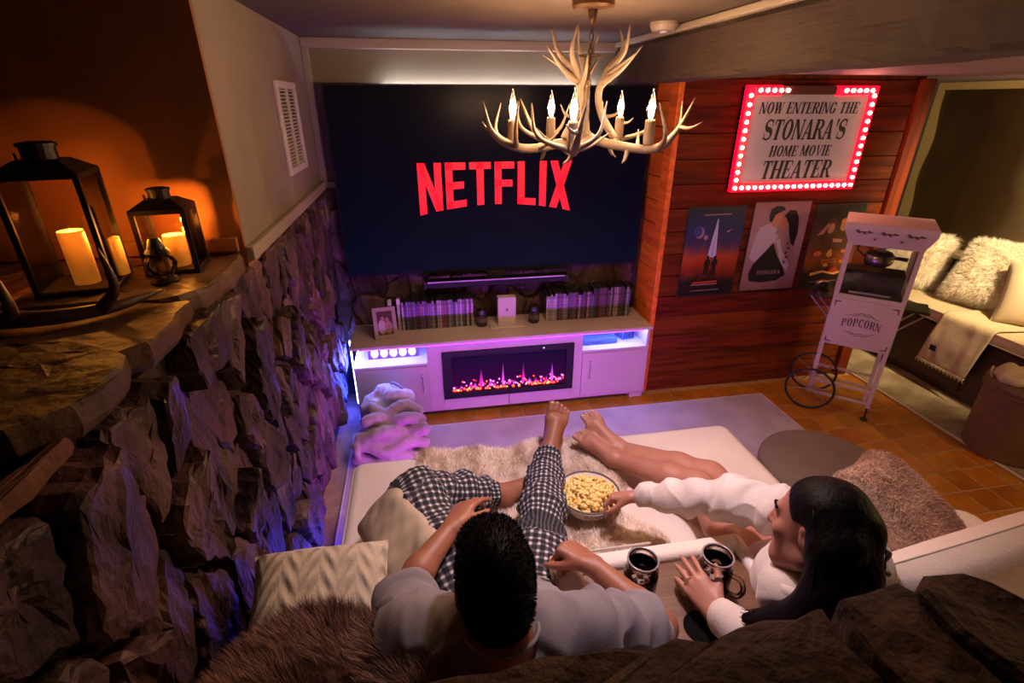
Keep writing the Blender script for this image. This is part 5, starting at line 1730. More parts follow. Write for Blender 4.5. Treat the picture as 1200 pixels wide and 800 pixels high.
pillow('cable_knit_pillow', 'large cream cable knit pillow in the left corner of the sofa', 'pillow', (-.325, 1.00, .695), .172, .115, .06, (math.radians(16), math.radians(6), math.radians(6)), knit_mat('cable_knit', (.52, .43, .31), (.66, .56, .43), 22, .8, 'cable'), fold=.006)
pillow('ribbed_pillow', 'beige ribbed pillow leaning beside the bent knee', 'pillow', (-.135, 1.245, .60), .115, .20, .065, (math.radians(-6), math.radians(-38), math.radians(26)), knit_mat('rib_knit', (.50, .39, .26), (.57, .45, .31), 16, .25, 'rib'), fold=.008)
mat('tan_fur', (0.66, 0.44, 0.32), .85, color2=(0.44, 0.26, 0.17), scale=6); mat('tan_core', (0.46, 0.29, 0.20), .95); mat('pale_fur', (0.52, 0.37, 0.27), .85, color2=(0.42, 0.28, 0.20), scale=6)
fur_pillow('pale tan fur pillow just behind the long dark hair', (1.345, 1.0, .64), .14, .17, .06, (math.radians(30), math.radians(20), math.radians(35)), MATS['tan_core'], MATS['pale_fur'], 16000, .015, .0011, (0, 0, -.3), 31)
fur_pillow('big brown fur pillow on the right end of the sofa', (1.49, 1.045, .64), .155, .18, .075, (math.radians(28), math.radians(12), math.radians(30)), MATS['tan_core'], MATS['tan_fur'], 26000, .018, .0012, (0, 0, -.4), 32)
pillow('back_cushion', 'long cream back cushion with piped seam at the right', 'cushion', (1.50, .775, .585), .48, .20, .085, (math.radians(82), 0, math.radians(7)), SC, fold=.006, corner=.10)
# fur throw under the legs
mat('throw_fur', (0.96, 0.82, 0.68), .85, sheen=.5, color2=(0.46, 0.26, 0.14), scale=7, stretch=(1.5, .7, 1), lo=.42, hi=.66)
mat('throw_base', (0.80, 0.64, 0.48), .95)
ft = thing('fur_throw', 'cream and brown long fur throw spread on the sofa seat under the legs', 'throw', (0, 0, 0))
n1, n2 = 70, 80
G = []
for i in range(n1):
    for j in range(n2):
        u, v = i / (n1 - 1), j / (n2 - 1)
        wob = .05 * math.sin(v * 9) + .03 * math.sin(v * 21 + 1); wob2 = .04 * math.sin(u * 11) + .02 * math.sin(u * 23)
        x = -.12 + .05 * wob * 8 * (1 - u) + u * (.86 + wob * u) ; y = 1.02 + wob2 * (1 - v) + v * (.86 + .5 * wob2)
        G.append((x, y, 0))
G = np.array(G)
hh = .012 + .012 * (snoise(G * [1.4, .6, 1], 16, 2) + 1) + .004 * snoise(G, 50, 3)
ed = np.array([min(i, n1 - 1 - i, j, n2 - 1 - j) for i in range(n1) for j in range(n2)])
G[:, 2] = .421 + hh * np.clip(ed / 3, .15, 1)
GF = np.array([(i * n2 + j, (i + 1) * n2 + j, (i + 1) * n2 + j + 1, i * n2 + j + 1) for i in range(n1 - 1) for j in range(n2 - 1)])
obj('hide', np_mesh('hide', G, GF), MATS['throw_base'], ft)
p, nn = surf_samples(G, GF, 42000, 5)
fur('fur', p, np.abs(nn) * [0, 0, 1], .026, .0013, MATS['throw_fur'], ft, (0.15, 1.1, -.55), .35, 6, .8)
# dark fur throw over the sofa back at the left
mat('dark_fur', (0.42, 0.26, 0.20), .8, color2=(0.17, 0.085, 0.055), scale=9, lo=.4, hi=.65)
df = thing('dark_fur_throw', 'brown long fur throw over the left end of the sofa back', 'throw', (0, 0, 0))
P_, Q_ = sdf_mesh([('ell', (-.30, .70, .765), (.20, .15, .055), rotm(.25, 0, .1), .05), ('ell', (-.12, .66, .79), (.16, .12, .05), rotm(.3, 0, 0), .05), ('ell', (-.36, .58, .80), (.16, .14, .05), None, .05), ('cone', (-.45, .62, .74), .05, (-.05, .60, .81), .05, .05)], .011)
P_ += .010 * snoise(P_, 22, 5)[:, None] * vnormals(P_, Q_)
obj('hide', np_mesh('hide', P_, Q_), MATS['tan_core'], df)
p, nn = surf_samples(P_, Q_, 52000, 8)
fur('fur', p, nn, .042, .0008, MATS['dark_fur'], df, (-.7, .6, -.4), .16, 9, .55)
mat('tan_cotton', (0.40, 0.26, 0.13), .9, color2=(0.34, 0.21, 0.10), scale=8, bump=.25, bscale=60)
fd = thing('tan_drape', 'tan cotton throw gathered in folds on the sofa back', 'throw', (0, 0, 0))
m_ = []
for k in range(9):
    x = -.16 + k * .042
    m_.append(('cone', (x - .05, .50, .845 + .012 * (k % 2)), .022, (x + .02, .64, .80 + .01 * ((k + 1) % 2)), .020, .012))
P_, Q_ = sdf_mesh(m_ + [('ell', (.02, .55, .815), (.26, .10, .03), None, .02)], .008)
obj('cloth', np_mesh('cloth', P_, Q_), MATS['tan_cotton'], fd)

# ------------------------------------------------------------------ blanket basket by the stones
mat('plush_pink', (0.46, 0.35, 0.32), .9, color2=(0.38, 0.27, 0.25), scale=10, bump=.4, bscale=70, sheen=.4); mat('plush_white', (0.66, 0.62, 0.66), .9, bump=.4, bscale=50, sheen=.4)
mat('wicker', (0.10, 0.07, 0.06), .8, bump=.5, bscale=50, bstretch=(1, 1, 3))
bk = thing('wicker_basket', 'dark basket with looped handle beside the stone wall', 'basket', (-.255, 2.62, .014))
MB().lathe([(.001, 0), (.14, 0), (.16, .02), (.175, .14), (.17, .145), (.155, .03), (.001, .01)], 28).build('basket_body', MATS['wicker'], bk, smooth=True)
MB().tube(curve([(-.05, .13, .14), (-.02, .125, .26), (.02, .10, .325), (.09, .06, .27), (.15, .02, .16)], 22), .008, 8).build('handle', mat('handle_grey', (.35, .32, .42), .6), bk, smooth=True)
bl = thing('plush_blanket', 'pink plush blanket spilling in thick folds over the basket', 'blanket', (0, 0, 0))
pr_ = [('ell', (-.25, 2.54, .11), (.20, .16, .11), None, .03)]
rb = random.Random(6)
for yy, zz, x0, x1 in ((2.385, .045, -.45, -.06), (2.395, .115, -.44, -.08), (2.435, .180, -.42, -.07), (2.495, .225, -.38, -.09), (2.57, .245, -.36, -.10)):
    last = None
    for k in range(9):
        u = k / 8; q = (x0 + (x1 - x0) * u, yy + .022 * math.sin(u * 7 + yy * 40), zz + .020 * math.sin(u * 9 + zz * 60))
        if last: pr_.append(('cone', last, .034, q, .034, .008))
        last = q
for k in range(14):      # rolled end at the left
    a0 = k * .55; a1 = a0 + .55; f0 = .055 * (1 - k / 18); f1 = .055 * (1 - (k + 1) / 18)
    pr_.append(('cone', (-.44 + .01 * k / 14, 2.40 + f0 * math.cos(a0), .10 + f0 * math.sin(a0)), .016, (-.44 + .01 * k / 14, 2.40 + f1 * math.cos(a1), .10 + f1 * math.sin(a1)), .016, .003))
P_, Q_ = sdf_mesh(pr_, .007, 1)
P_ += .004 * snoise(P_, 40, 4)[:, None] * vnormals(P_, Q_)
obj('fleece', np_mesh('fleece', P_, Q_), MATS['plush_pink'], bl)
bl2 = thing('rolled_blanket', 'white plush blanket rolled at the back of the basket', 'blanket', (0, 0, 0))
pr_ = [('cone', (-.37, 2.70, .24), .045, (-.28, 2.72, .28), .05, .02), ('cone', (-.30, 2.72, .28), .05, (-.16, 2.68, .26), .045, .02), ('cone', (-.26, 2.66, .29), .04, (-.20, 2.64, .30), .035, .02), ('cone', (-.40, 2.66, .22), .03, (-.34, 2.64, .25), .03, .02), ('ell', (-.26, 2.70, .22), (.12, .07, .06), None, .03)]
P_, Q_ = sdf_mesh(pr_, .008)
P_ += .005 * snoise(P_, 45, 2)[:, None] * vnormals(P_, Q_)
obj('fleece', np_mesh('fleece', P_, Q_), MATS['plush_white'], bl2)

# ------------------------------------------------------------------ capstones of the half wall in front of the camera
slab([(-.60, .12), (.60, .12), (.612, .30), (.60, .475), (.50, .470), (.40, .462), (.25, .468), (.13, .474), (.0, .470), (-.11, .480), (-.30, .49), (-.60, .49)], 1.02, 1.10, MATS['cap_stone'], hw, 31, 'capstone', .005)
slab([(.62, .12), (.73, .12), (.755, .30), (.755, .46), (.74, .495), (.68, .487), (.625, .485)], 1.02, 1.112, MATS['cap_stone'], hw, 32, 'capstone', .006)
slab([(.80, .12), (1.25, .12), (1.25, .36), (1.00, .40), (.93, .42), (.86, .485), (.81, .497), (.775, .47), (.77, .40), (.785, .30)], 1.03, 1.12, MATS['cap_stone'], hw, 33, 'capstone', .004)
slab([(1.03, .42), (1.27, .38), (1.30, .50), (1.12, .52), (1.04, .47)], .98, 1.06, MATS['cap_stone'], hw, 34, 'capstone', .004)

# ------------------------------------------------------------------ people
mat('skin', (0.36, 0.135, 0.068), .5, color2=(0.31, 0.11, 0.054), scale=14, bump=.05, bscale=200)
mat('skin_w', (0.46, 0.20, 0.135), .5, color2=(0.41, 0.165, 0.105), scale=14, bump=.05, bscale=200)
mat('hair_black', (0.004, 0.003, 0.0025), .5, color2=(0.008, 0.005, 0.004), scale=30, spec=.10, bump=.7, bscale=70, bstretch=(1, 1, .06), bdist=.006)
mat('grey_tee', (0.30, 0.26, 0.27), .9, color2=(0.25, 0.22, 0.225), scale=10, bump=.1, bscale=180)
mat('cream_knit', (0.70, 0.60, 0.54), .9, color2=(0.62, 0.52, 0.46), scale=12, bump=.12, bscale=160, sheen=.2)
mat('lip', (0.42, 0.10, 0.09), .4); mat('eye_white', (.7, .66, .62), .3); mat('nail', (.62, .36, .30), .3); mat('silver', (.8, .8, .8), .2, metal=1)


def plaid_mat():
    m, nt, b = _nodes('plaid')
    N, L = nt.nodes, nt.links
    at = N.new('ShaderNodeAttribute'); at.attribute_name = 'plaid'
    sp = N.new('ShaderNodeSeparateXYZ'); L.new(at.outputs['Vector'], sp.inputs[0])
    outs = []
    for ax in ('X', 'Y'):
        mu = N.new('ShaderNodeMath'); mu.operation = 'MULTIPLY'; mu.inputs[1].default_value = 2 * PI / .0225; L.new(sp.outputs[ax], mu.inputs[0])
        si = N.new('ShaderNodeMath'); si.operation = 'SINE'; L.new(mu.outputs[0], si.inputs[0])
        mr = N.new('ShaderNodeMapRange'); mr.interpolation_type = 'SMOOTHSTEP'; mr.inputs[1].default_value = -.25; mr.inputs[2].default_value = .95; L.new(si.outputs[0], mr.inputs[0])
        outs.append(mr.outputs[0])
    ad = N.new('ShaderNodeMath'); ad.operation = 'ADD'; L.new(outs[0], ad.inputs[0]); L.new(outs[1], ad.inputs[1])
    hf = N.new('ShaderNodeMath'); hf.operation = 'MULTIPLY'; hf.inputs[1].default_value = .5; L.new(ad.outputs[0], hf.inputs[0])
    rp = N.new('ShaderNodeValToRGB'); e = rp.color_ramp.elements
    e[0].position = .1; e[0].color = (.012, .011, .014, 1); e[1].position = .98; e[1].color = (.60, .54, .53, 1)
    q = e.new(.5); q.color = (.085, .078, .085, 1)
    L.new(hf.outputs[0], rp.inputs[0]); L.new(rp.outputs[0], b.inputs['Base Color']); b.inputs['Roughness'].default_value = .9
    nz = N.new('ShaderNodeTexNoise'); nz.inputs['Scale'].default_value = 25; tc = N.new('ShaderNodeTexCoord'); L.new(tc.outputs['Object'], nz.inputs['Vector'])
    bp = N.new('ShaderNodeBump'); bp.inputs['Strength'].default_value = .35; bp.inputs['Distance'].default_value = .012; L.new(nz.outputs['Fac'], bp.inputs['Height']); L.new(bp.outputs[0], b.inputs['Normal'])
    return m


def V3(*a): return np.array(a, float)
def unit(v): v = np.asarray(v, float); return v / np.linalg.norm(v)


def rot_about(v, axis, ang):
    axis = unit(axis)
    return v * math.cos(ang) + np.cross(axis, v) * math.sin(ang) + axis * (axis @ v) * (1 - math.cos(ang))


def limb(pr, pts, rad, k=.02):
    for i in range(len(pts) - 1):
        pr.append(('cone', pts[i], rad[i], pts[i + 1], rad[i + 1], k))


def hand(pr, W, fwd, back, thumb_side, curls, spread=.10, thumb=(.6, .3), s=1.0):
    """W wrist, fwd finger direction, back = normal of the back of the hand, thumb_side=+1 if the thumb lies along cross(fwd, back)"""
    W = V3(*W); f = unit(fwd); b = unit(np.asarray(back, float) - f * (np.asarray(back, float) @ f)); l = np.cross(f, b) * thumb_side
    tips = []
    kn = []
    for i, (off, dist) in enumerate(((.030, .086), (.010, .090), (-.010, .086), (-.029, .078))):
        K = W + f * dist * s + l * off * s + b * (.004 - .004 * abs(i - 1.3)) * s
        kn.append(K)
        pr.append(('cone', W + l * off * .55 * s, .0165 * s, K, .0115 * s, .012))
    for i, (K, L) in enumerate(zip(kn, (.9, 1.0, .94, .74))):
        d = rot_about(f, b, -spread * (1.2 - i * .8) * thumb_side * 0 ) + l * spread * (1.2 - i * .8)
        d = unit(d); p = K
        for seg, (ln, r0, r1, cu) in enumerate(((.045, .0098, .0088, curls[i][0]), (.028, .0088, .0080, curls[i][1]), (.022, .0080, .0062, curls[i][2]))):
            d = unit(rot_about(d, np.cross(f, b), -cu) if False else (d * math.cos(cu) - unit(np.cross(np.cross(d, b), d)) * math.sin(cu) if np.linalg.norm(np.cross(d, b)) > 1e-3 else d))
            b2 = b
            q = p + d * ln * L * s
            pr.append(('cone', p, r0 * s, q, r1 * s, .003))
            p = q
        tips.append((p, d))
    # thumb leaves the side of the palm
    T0 = W + f * .022 * s + l * .022 * s; d = unit(f * math.cos(thumb[0]) + l * math.sin(thumb[0]) - b * thumb[1])
    T1 = T0 + d * .042 * s; d2 = unit(d + f * .35 - b * .2); T2 = T1 + d2 * .033 * s; d3 = unit(d2 + f * .2); T3 = T2 + d3 * .024 * s
    pr += [('cone', T0, .017 * s, T1, .0115 * s, .012), ('cone', T1, .0115 * s, T2, .0100 * s, .003), ('cone', T2, .0098 * s, T3, .0072 * s, .003)]
    return tips, kn


def foot(pr, ankle, heel, ball, up, inner, s=1.0, big=1):
    """ankle, heel and ball points; up = top of foot, inner = direction of the big toe side"""
    A, Hh, Bp = (V3(*p) for p in (ankle, heel, ball)); f = unit(Bp - Hh); u = unit(np.asarray(up, float) - f * (np.asarray(up, float) @ f)); i = unit(np.asarray(inner, float) - f * (np.asarray(inner, float) @ f) - u * (np.asarray(inner, float) @ u))
    pr += [('ell', Hh, (.034 * s,) * 3, None, .02), ('cone', A, .034 * s, Hh + f * .01, .033 * s, .02), ('cone', A + f * .015, .033 * s, Bp + u * .010, .021 * s, .025),
           ('cone', Hh, .028 * s, Bp + i * .020 * s, .020 * s, .02), ('cone', Hh, .028 * s, Bp - i * .020 * s, .018 * s, .02), ('cone', Bp + i * .02 * s, .020 * s, Bp - i * .024 * s, .017 * s, .015)]
    nails = []
    for k, (off, ln, r) in enumerate(((.028, .050, .0125), (.0085, .054, .0082), (-.0075, .049, .0075), (-.022, .042, .007), (-.035, .034, .0065))):
        p0 = Bp + i * off * s + f * .002; p1 = p0 + (f * .6 + u * .12) * ln * s; p2 = p1 + (f * .45 - u * .10) * ln * s
        pr += [('cone', p0, r * .95 * s, p1, r * .9 * s, .003), ('cone', p1, r * .9 * s, p2, r * .95 * s, .002)]
        nails.append((p2 + u * r * .7 * s, f, u, r * .6 * s))
    return nails


def nails_obj(nails, parent):
    for p_, f_n, u_n, r_n in nails:
        x_n = np.cross(f_n, u_n); Mn = Matrix(((x_n[0], f_n[0], u_n[0], p_[0]), (x_n[1], f_n[1], u_n[1], p_[1]), (x_n[2], f_n[2], u_n[2], p_[2]), (0, 0, 0, 1)))
        MB().ell((0, 0, 0), (r_n, r_n * 1.2, r_n * .35), 8, 5, None)
        mm = MB().ell((0, 0, 0), (r_n, r_n * 1.2, r_n * .35), 8, 5); mm.v = [tuple(Mn @ Vector(q)) for q in mm.v]; mm.build('toenail', MATS['nail'], parent, smooth=True)


def head(pr, c, f, u, s=1.0, k=.018, fem=False):
    c = V3(*c); f = unit(f); u = unit(np.asarray(u, float) - f * (np.asarray(u, float) @ f)); r = np.cross(f, u)
    R = np.stack([r, f, u], 1)        # columns: local x,y,z axes
    P = lambda x, y, z: c + (r * x + f * y + u * z) * s
    pr += [('ell', P(0, -.012, .025), (.074 * s, .094 * s, .088 * s), R, k), ('ell', P(0, .035, -.045), (.056 * s, .060 * s, .070 * s), R, .03), ('cone', P(-.018, .070, -.098), .018 * s, P(.018, .070, -.098), .018 * s, .03),
           ('cone', P(-.045, .01, -.075), .020 * s, P(0, .068, -.098), .020 * s, .03), ('cone', P(.045, .01, -.075), .020 * s, P(0, .068, -.098), .020 * s, .03),
           ('cone', P(-.032, .080, .022), .010 * s, P(.032, .080, .022), .010 * s, .02)]
    for e in (-1, 1):
        pr += [('cut', P(e * .031, .096, .002), (.014 * s, .012 * s, .010 * s), R, .010), ('ell', P(e * .031, .078, .002), (.0125 * s,) * 3, None, .002),
               ('ell', P(e * .076, -.008, -.008), (.009 * s, .020 * s, .032 * s), R, .006), ('cut', P(e * .088, -.002, -.006), (.008 * s, .010 * s, .016 * s), R, .004), ('ell', P(e * .040, .070, -.025), (.018 * s, .014 * s, .018 * s), R, .02)]
    pr += [('cone', P(0, .092, .010), .0075 * s, P(0, .108, -.026), .0115 * s, .008), ('ell', P(-.011, .096, -.030), (.008 * s,) * 3, None, .006), ('ell', P(.011, .096, -.030), (.008 * s,) * 3, None, .006),
           ('cone', P(-.018, .088, -.056), .0055 * s, P(.018, .088, -.056), .0055 * s, .004), ('cone', P(-.014, .088, -.067), .0065 * s, P(.014, .088, -.067), .0065 * s, .004)]
    return P, R


def cloth_mesh(prims, vox, amp, scale, seed, smooth_it=3, stretch=(1, 1, 1)):
    P, Q = sdf_mesh(prims, vox, smooth_it)
    N = vnormals(P, Q)
    nz = snoise(P * np.array(stretch), scale, seed)
    P = P + N * (amp * (1 - np.abs(nz) ** .6))[:, None]
    return P, Q


def crease(P, Q, a, b, amp, freq, ph=0.0, rad=.12):
    """ring-like folds round the limb a->b"""
    N = vnormals(P, Q); d = b - a; L = np.linalg.norm(d); d = d / L
    t = (P - a) @ d; q = a + np.clip(t, 0, L)[:, None] * d; dist = np.linalg.norm(P - q, axis=1)
    up = unit(np.array([0, 0, 1.]) - d * d[2]); sd = np.cross(d, up)
    an = np.arctan2((P - q) @ sd, (P - q) @ up)
    w = np.clip((rad - dist) / .03, 0, 1) * np.clip(t / .02, 0, 1) * np.clip((L - t) / .02, 0, 1)
    f = np.sin(t * freq + 1.4 * np.sin(an + ph) + .9 * np.sin(an * 2 + t * 20 + ph))
    return P + N * (w * amp * (np.abs(f) ** .7 * np.sign(f)))[:, None]


# ---- person in grey shirt and plaid trousers
man = thing('person', 'person in grey T-shirt and plaid trousers reclining with back to the viewer', 'person', (0, 0, 0))
hipR, kneeR, ankR = V3(.215, .93, .535), V3(.345, 1.335, .565), V3(.452, 1.69, .498)
hipL, kneeL, ankL = V3(.06, .95, .535), V3(-.085, 1.395, .625), V3(.20, 1.505, .490)
shL, elL, wrL = V3(-.085, .735, .825), V3(-.115, .955, .705), V3(.020, 1.120, .735)
shR, elR, wrR = V3(.285, .69, .815), V3(.495, .745, .705), V3(.385, .925, .728)
pelv, waist, chest, neck = V3(.148, .90, .545), V3(.135, .80, .64), V3(.105, .70, .765), V3(.098, .665, .87)
hc = V3(.092, .725, .965)
pr = []
limb(pr, [pelv + [-.06, 0, 0], waist + [-.055, 0, 0], chest + [-.07, 0, 0]], [.11, .10, .10], .05)
limb(pr, [pelv + [.06, 0, 0], waist + [.055, 0, 0], chest + [.07, 0, 0]], [.11, .10, .10], .05)
limb(pr, [shL, chest, shR], [.062, .09, .062], .05)
limb(pr, [chest + [0, -.01, .03], neck, hc + [0, -.01, -.05]], [.075, .058, .055], .03)
limb(pr, [hipR, (hipR + kneeR) / 2, kneeR, kneeR * .65 + ankR * .35, ankR], [.088, .078, .058, .055, .036], .03)
limb(pr, [hipL, (hipL + kneeL) / 2, kneeL, kneeL * .65 + ankL * .35, ankL], [.088, .078, .058, .055, .036], .03)
limb(pr, [shL, (shL + elL) / 2, elL, elL * .7 + wrL * .3, wrL], [.052, .046, .037, .040, .026], .02)
limb(pr, [shR, (shR + elR) / 2, elR, elR * .7 + wrR * .3, wrR], [.052, .046, .038, .041, .027], .02)
nR = foot(pr, ankR, (.470, 1.735, .468), (.512, 1.795, .603), (-.1, -.85, .5), (-1, -.1, .1), 1.22)
foot(pr, ankL, (.235, 1.50, .468), (.345, 1.555, .478), (.25, .25, .9), (.4, -.9, .1), .95)
half = [(.35, .35, .2), (.55, .5, .3), (.9, .7, .4), (1.0, .8, .5)]
hand(pr, wrL, (.48, .80, .10), (-.35, .05, .9), 1, half, .16, (.55, .4))
fist = [(1.35, 1.5, .9), (1.4, 1.5, .9), (1.4, 1.5, .9), (1.35, 1.5, .9)]
hand(pr, wrR, (-.60, .72, .10), (.30, .1, .95), -1, fist, .02, (.45, .55), 1.05)
PH_, HR = head(pr, hc, (-.02, .93, -.36), (0, .36, .93), 1.0)
P_, Q_ = sdf_mesh(pr, .0045, 2)
bd = obj('body', np_mesh('body', P_, Q_), MATS['skin'], man); nails_obj(nR, bd)
# shirt
sp_ = []
limb(sp_, [pelv + [-.065, -.01, .02], waist + [-.06, -.01, 0], chest + [-.075, -.01, 0]], [.122, .116, .114], .06)
limb(sp_, [pelv + [.065, -.01, .02], waist + [.06, -.01, 0], chest + [.075, -.01, 0]], [.122, .116, .114], .06)
limb(sp_, [shL + [0, 0, .004], chest + [0, -.005, .035], shR + [0, 0, .004]], [.072, .088, .072], .05)
limb(sp_, [shL, shL * .35 + elL * .65], [.072, .070], .03)
limb(sp_, [shR, shR * .30 + elR * .70], [.072, .068], .03)
sp_.append(('cut', neck + [0, .035, .055], (.078, .085, .06), None, .012))
P_, Q_ = cloth_mesh(sp_, .0065, .012, 17, 21, 3, (1, .6, 1.2))
P_ = crease(P_, Q_, shR, elR, .0085, 80, .5); P_ = crease(P_, Q_, shL, elL, .0085, 80, 2.0); P_ = crease(P_, Q_, chest + [.06, -.1, -.1], shR + [-.02, -.02, 0], .009, 60, 1.0, .18); P_ = crease(P_, Q_, chest + [-.06, -.1, -.1], shL + [.02, -.02, 0], .009, 60, 1.0, .18)
obj('shirt', np_mesh('shirt', P_, Q_), MATS['grey_tee'], man)
m = MB(); mp_ = []
cR = neck + [0, .005, .012]
for k in range(29):
    a = 2 * PI * k / 28; mp_.append((cR[0] + .074 * math.cos(a), cR[1] + .068 * math.sin(a), cR[2] + .012 - .018 * math.sin(a) + .004))
m.tube(mp_, .0045, 8, cap=False); m.build('collar', MATS['grey_tee'], man, smooth=True)
# trousers
tp = []
limb(tp, [hipR, (hipR + kneeR) / 2, kneeR, kneeR * .5 + ankR * .5, kneeR * .10 + ankR * .90], [.105, .088, .070, .062, .052], .03)
limb(tp, [hipL, (hipL + kneeL) / 2, kneeL, kneeL * .5 + ankL * .5, kneeL * .16 + ankL * .84], [.112, .102, .084, .075, .060], .03)
limb(tp, [pelv + [-.06, 0, -.01], pelv + [.06, 0, -.01]], [.118, .118], .05)
P_, Q_ = cloth_mesh(tp, .006, .012, 26, 5, 2, (1, 1, 1))
N_ = vnormals(P_, Q_)
chains = [(hipR, kneeR, 0.0), (kneeR, ankR, np.linalg.norm(kneeR - hipR)), (hipL, kneeL, 3.0), (kneeL, ankL, 3.0 + np.linalg.norm(kneeL - hipL))]
best = np.full(len(P_), 9.0); UV = np.zeros((len(P_), 3), np.float32)
for a, b, off in chains:
    d = b - a; L = np.linalg.norm(d); d = d / L
    t = np.clip((P_ - a) @ d, -.12, L); q = a + t[:, None] * d
    dist = np.linalg.norm(P_ - q, axis=1)
    up = unit(np.array([0, 0, 1.]) - d * d[2]); sd_ = np.cross(d, up)
    ang = np.arctan2((P_ - q) @ sd_, (P_ - q) @ up)
    mk = dist < best
    best[mk] = dist[mk]; UV[mk, 0] = (ang * .088)[mk]; UV[mk, 1] = (t + off)[mk]
P_ = crease(P_, Q_, kneeR * .5 + ankR * .5, ankR, .004, 170, .5); P_ = crease(P_, Q_, kneeL, ankL, .005, 75, .5); P_ = crease(P_, Q_, hipL, kneeL, .006, 45, 1.5, .16); P_ = crease(P_, Q_, hipR, kneeR, .004, 50, 1.5, .16)
me = np_mesh('trousers', P_, Q_)
at = me.attributes.new('plaid', 'FLOAT_VECTOR', 'POINT'); at.data.foreach_set('vector', UV.ravel())
obj('trousers', me, plaid_mat(), man)
# hair
hp = [('ell', PH_(0, -.018, .032), (.078, .100, .094), HR, .01), ('ell', PH_(0, .045, .08), (.062, .055, .04), HR, .03), ('ell', PH_(0, -.055, -.03), (.064, .05, .06), HR, .03)]
hp += [('cut', PH_(0, .125, -.03), (.11, .075, .105), HR, .012), ('cut', PH_(.085, .005, -.035), (.028, .045, .05), HR, .01), ('cut', PH_(-.085, .005, -.035), (.028, .045, .05), HR, .01)]
P_, Q_ = sdf_mesh(hp, .006, 2)
hr = obj('hair', np_mesh('hair', P_, Q_), MATS['hair_black'], man)
p, nn = surf_samples(P_, Q_, 9000, 3)
fur('hair_tips', p, nn, .007, .0010, MATS['hair_black'], hr, (0, .5, -.1), .22, 4, .4)

# ---- person in cream sweater with long dark hair
wom = thing('person', 'person in cream sweater with long dark hair reaching into the popcorn bowl', 'person', (0, 0, 0))
whipL, wkneeL, wankL = V3(.955, .98, .53), V3(.93, 1.335, .565), V3(.725, 1.625, .492)
whipR, wkneeR, wankR = V3(1.10, .97, .53), V3(1.02, 1.40, .545), V3(.758, 1.690, .500)
wpel, wwai, wche, wnek = V3(1.03, .90, .545), V3(.985, .81, .66), V3(.915, .745, .79), V3(.862, .705, .885)
whc = V3(.818, .715, 1.00)
wshL, welL, wwrL = V3(.775, .685, .825), V3(.735, .60, .725), V3(.655, .765, .690)
wshR, welR, wwrR = V3(1.0, .80, .86), V3(.865, 1.045, .775), V3(.655, 1.255, .632)
pr = []
limb(pr, [wpel + [-.055, 0, 0], wwai + [-.04, 0, 0], wche + [-.055, 0, 0]], [.105, .085, .088], .05)
limb(pr, [wpel + [.055, 0, 0], wwai + [.04, 0, 0], wche + [.055, 0, 0]], [.105, .085, .088], .05)
limb(pr, [wshL, wche, wshR], [.05, .08, .05], .05)
limb(pr, [wche + [-.01, 0, .03], wnek, whc + [0, 0, -.05]], [.06, .045, .045], .03)
limb(pr, [whipL, (whipL + wkneeL) / 2, wkneeL, wkneeL * .68 + wankL * .32, wankL], [.085, .072, .054, .052, .031], .03)
limb(pr, [whipR, (whipR + wkneeR) / 2, wkneeR, wkneeR * .68 + wankR * .32, wankR], [.085, .072, .054, .052, .031], .03)
limb(pr, [wshL, welL, wwrL], [.044, .034, .023], .02)
limb(pr, [wshR, welR, wwrR], [.044, .034, .023], .02)
nA = foot(pr, wankL, (.728, 1.655, .468), (.648, 1.745, .512), (-.3, -.25, .9), (-.6, -.6, .1), 1.02)
nB = foot(pr, wankR, (.752, 1.728, .470), (.690, 1.800, .560), (-.2, -.6, .7), (-.9, -.2, .1), 1.02)
pinch = [(.7, .9, .4), (.8, .9, .4), (1.0, 1.0, .5), (1.1, 1.1, .5)]
hand(pr, wwrR, (-.75, .45, -.25), (.15, .35, .9), -1, pinch, .03, (.35, .6), .92)
grip = [(.25, .35, .2), (.22, .35, .2), (.25, .4, .2), (.3, .45, .2)]
tipsL, knL = hand(pr, wwrL, (-.22, .86, .22), (-.45, -.25, .85), 1, grip, .10, (.75, .15), .95)
WP, WR = head(pr, whc, (-.42, .86, -.22), (.12, .30, .95), .98, fem=True)
P_, Q_ = sdf_mesh(pr, .0045, 2)
bd = obj('body', np_mesh('body', P_, Q_), MATS['skin_w'], wom); nails_obj(nA + nB, bd)
# sweater
sp_ = []
limb(sp_, [wpel + [-.055, 0, .02], wwai + [-.045, 0, 0], wche + [-.055, 0, 0]], [.122, .106, .105], .06)
limb(sp_, [wpel + [.055, 0, .02], wwai + [.045, 0, 0], wche + [.055, 0, 0]], [.122, .106, .105], .06)
limb(sp_, [wshL, wche + [0, 0, .03], wshR], [.064, .082, .064], .05)
limb(sp_, [wshL, welL, welL * .12 + wwrL * .88], [.064, .052, .038], .03)
limb(sp_, [wshR, (wshR + welR) / 2, welR, (welR + wwrR) / 2, welR * .10 + wwrR * .90], [.066, .062, .060, .052, .036], .03)
sp_.append(('cut', wnek + [-.012, .03, .05], (.062, .066, .06), None, .012))
P_, Q_ = cloth_mesh(sp_, .006, .010, 13, 31, 3, (1.2, .5, 1.2))
P_ = crease(P_, Q_, wshR, welR, .006, 80, .5); P_ = crease(P_, Q_, welR, wwrR, .0055, 62, 1.5); P_ = crease(P_, Q_, wshL, welL, .004, 80, .5)
obj('sweater', np_mesh('sweater', P_, Q_), MATS['cream_knit'], wom)
for a, b, r in ((welL, wwrL, .036), (welR, wwrR, .035)):
    d = unit(b - a); q = b - d * .035
    m = MB(); m.tube([q, q + d * .014, q + d * .028], [r * .95, r, r * .97], 18, cap=True); m.build('cuff', MATS['cream_knit'], wom, smooth=True)
m = MB(); mp_ = []
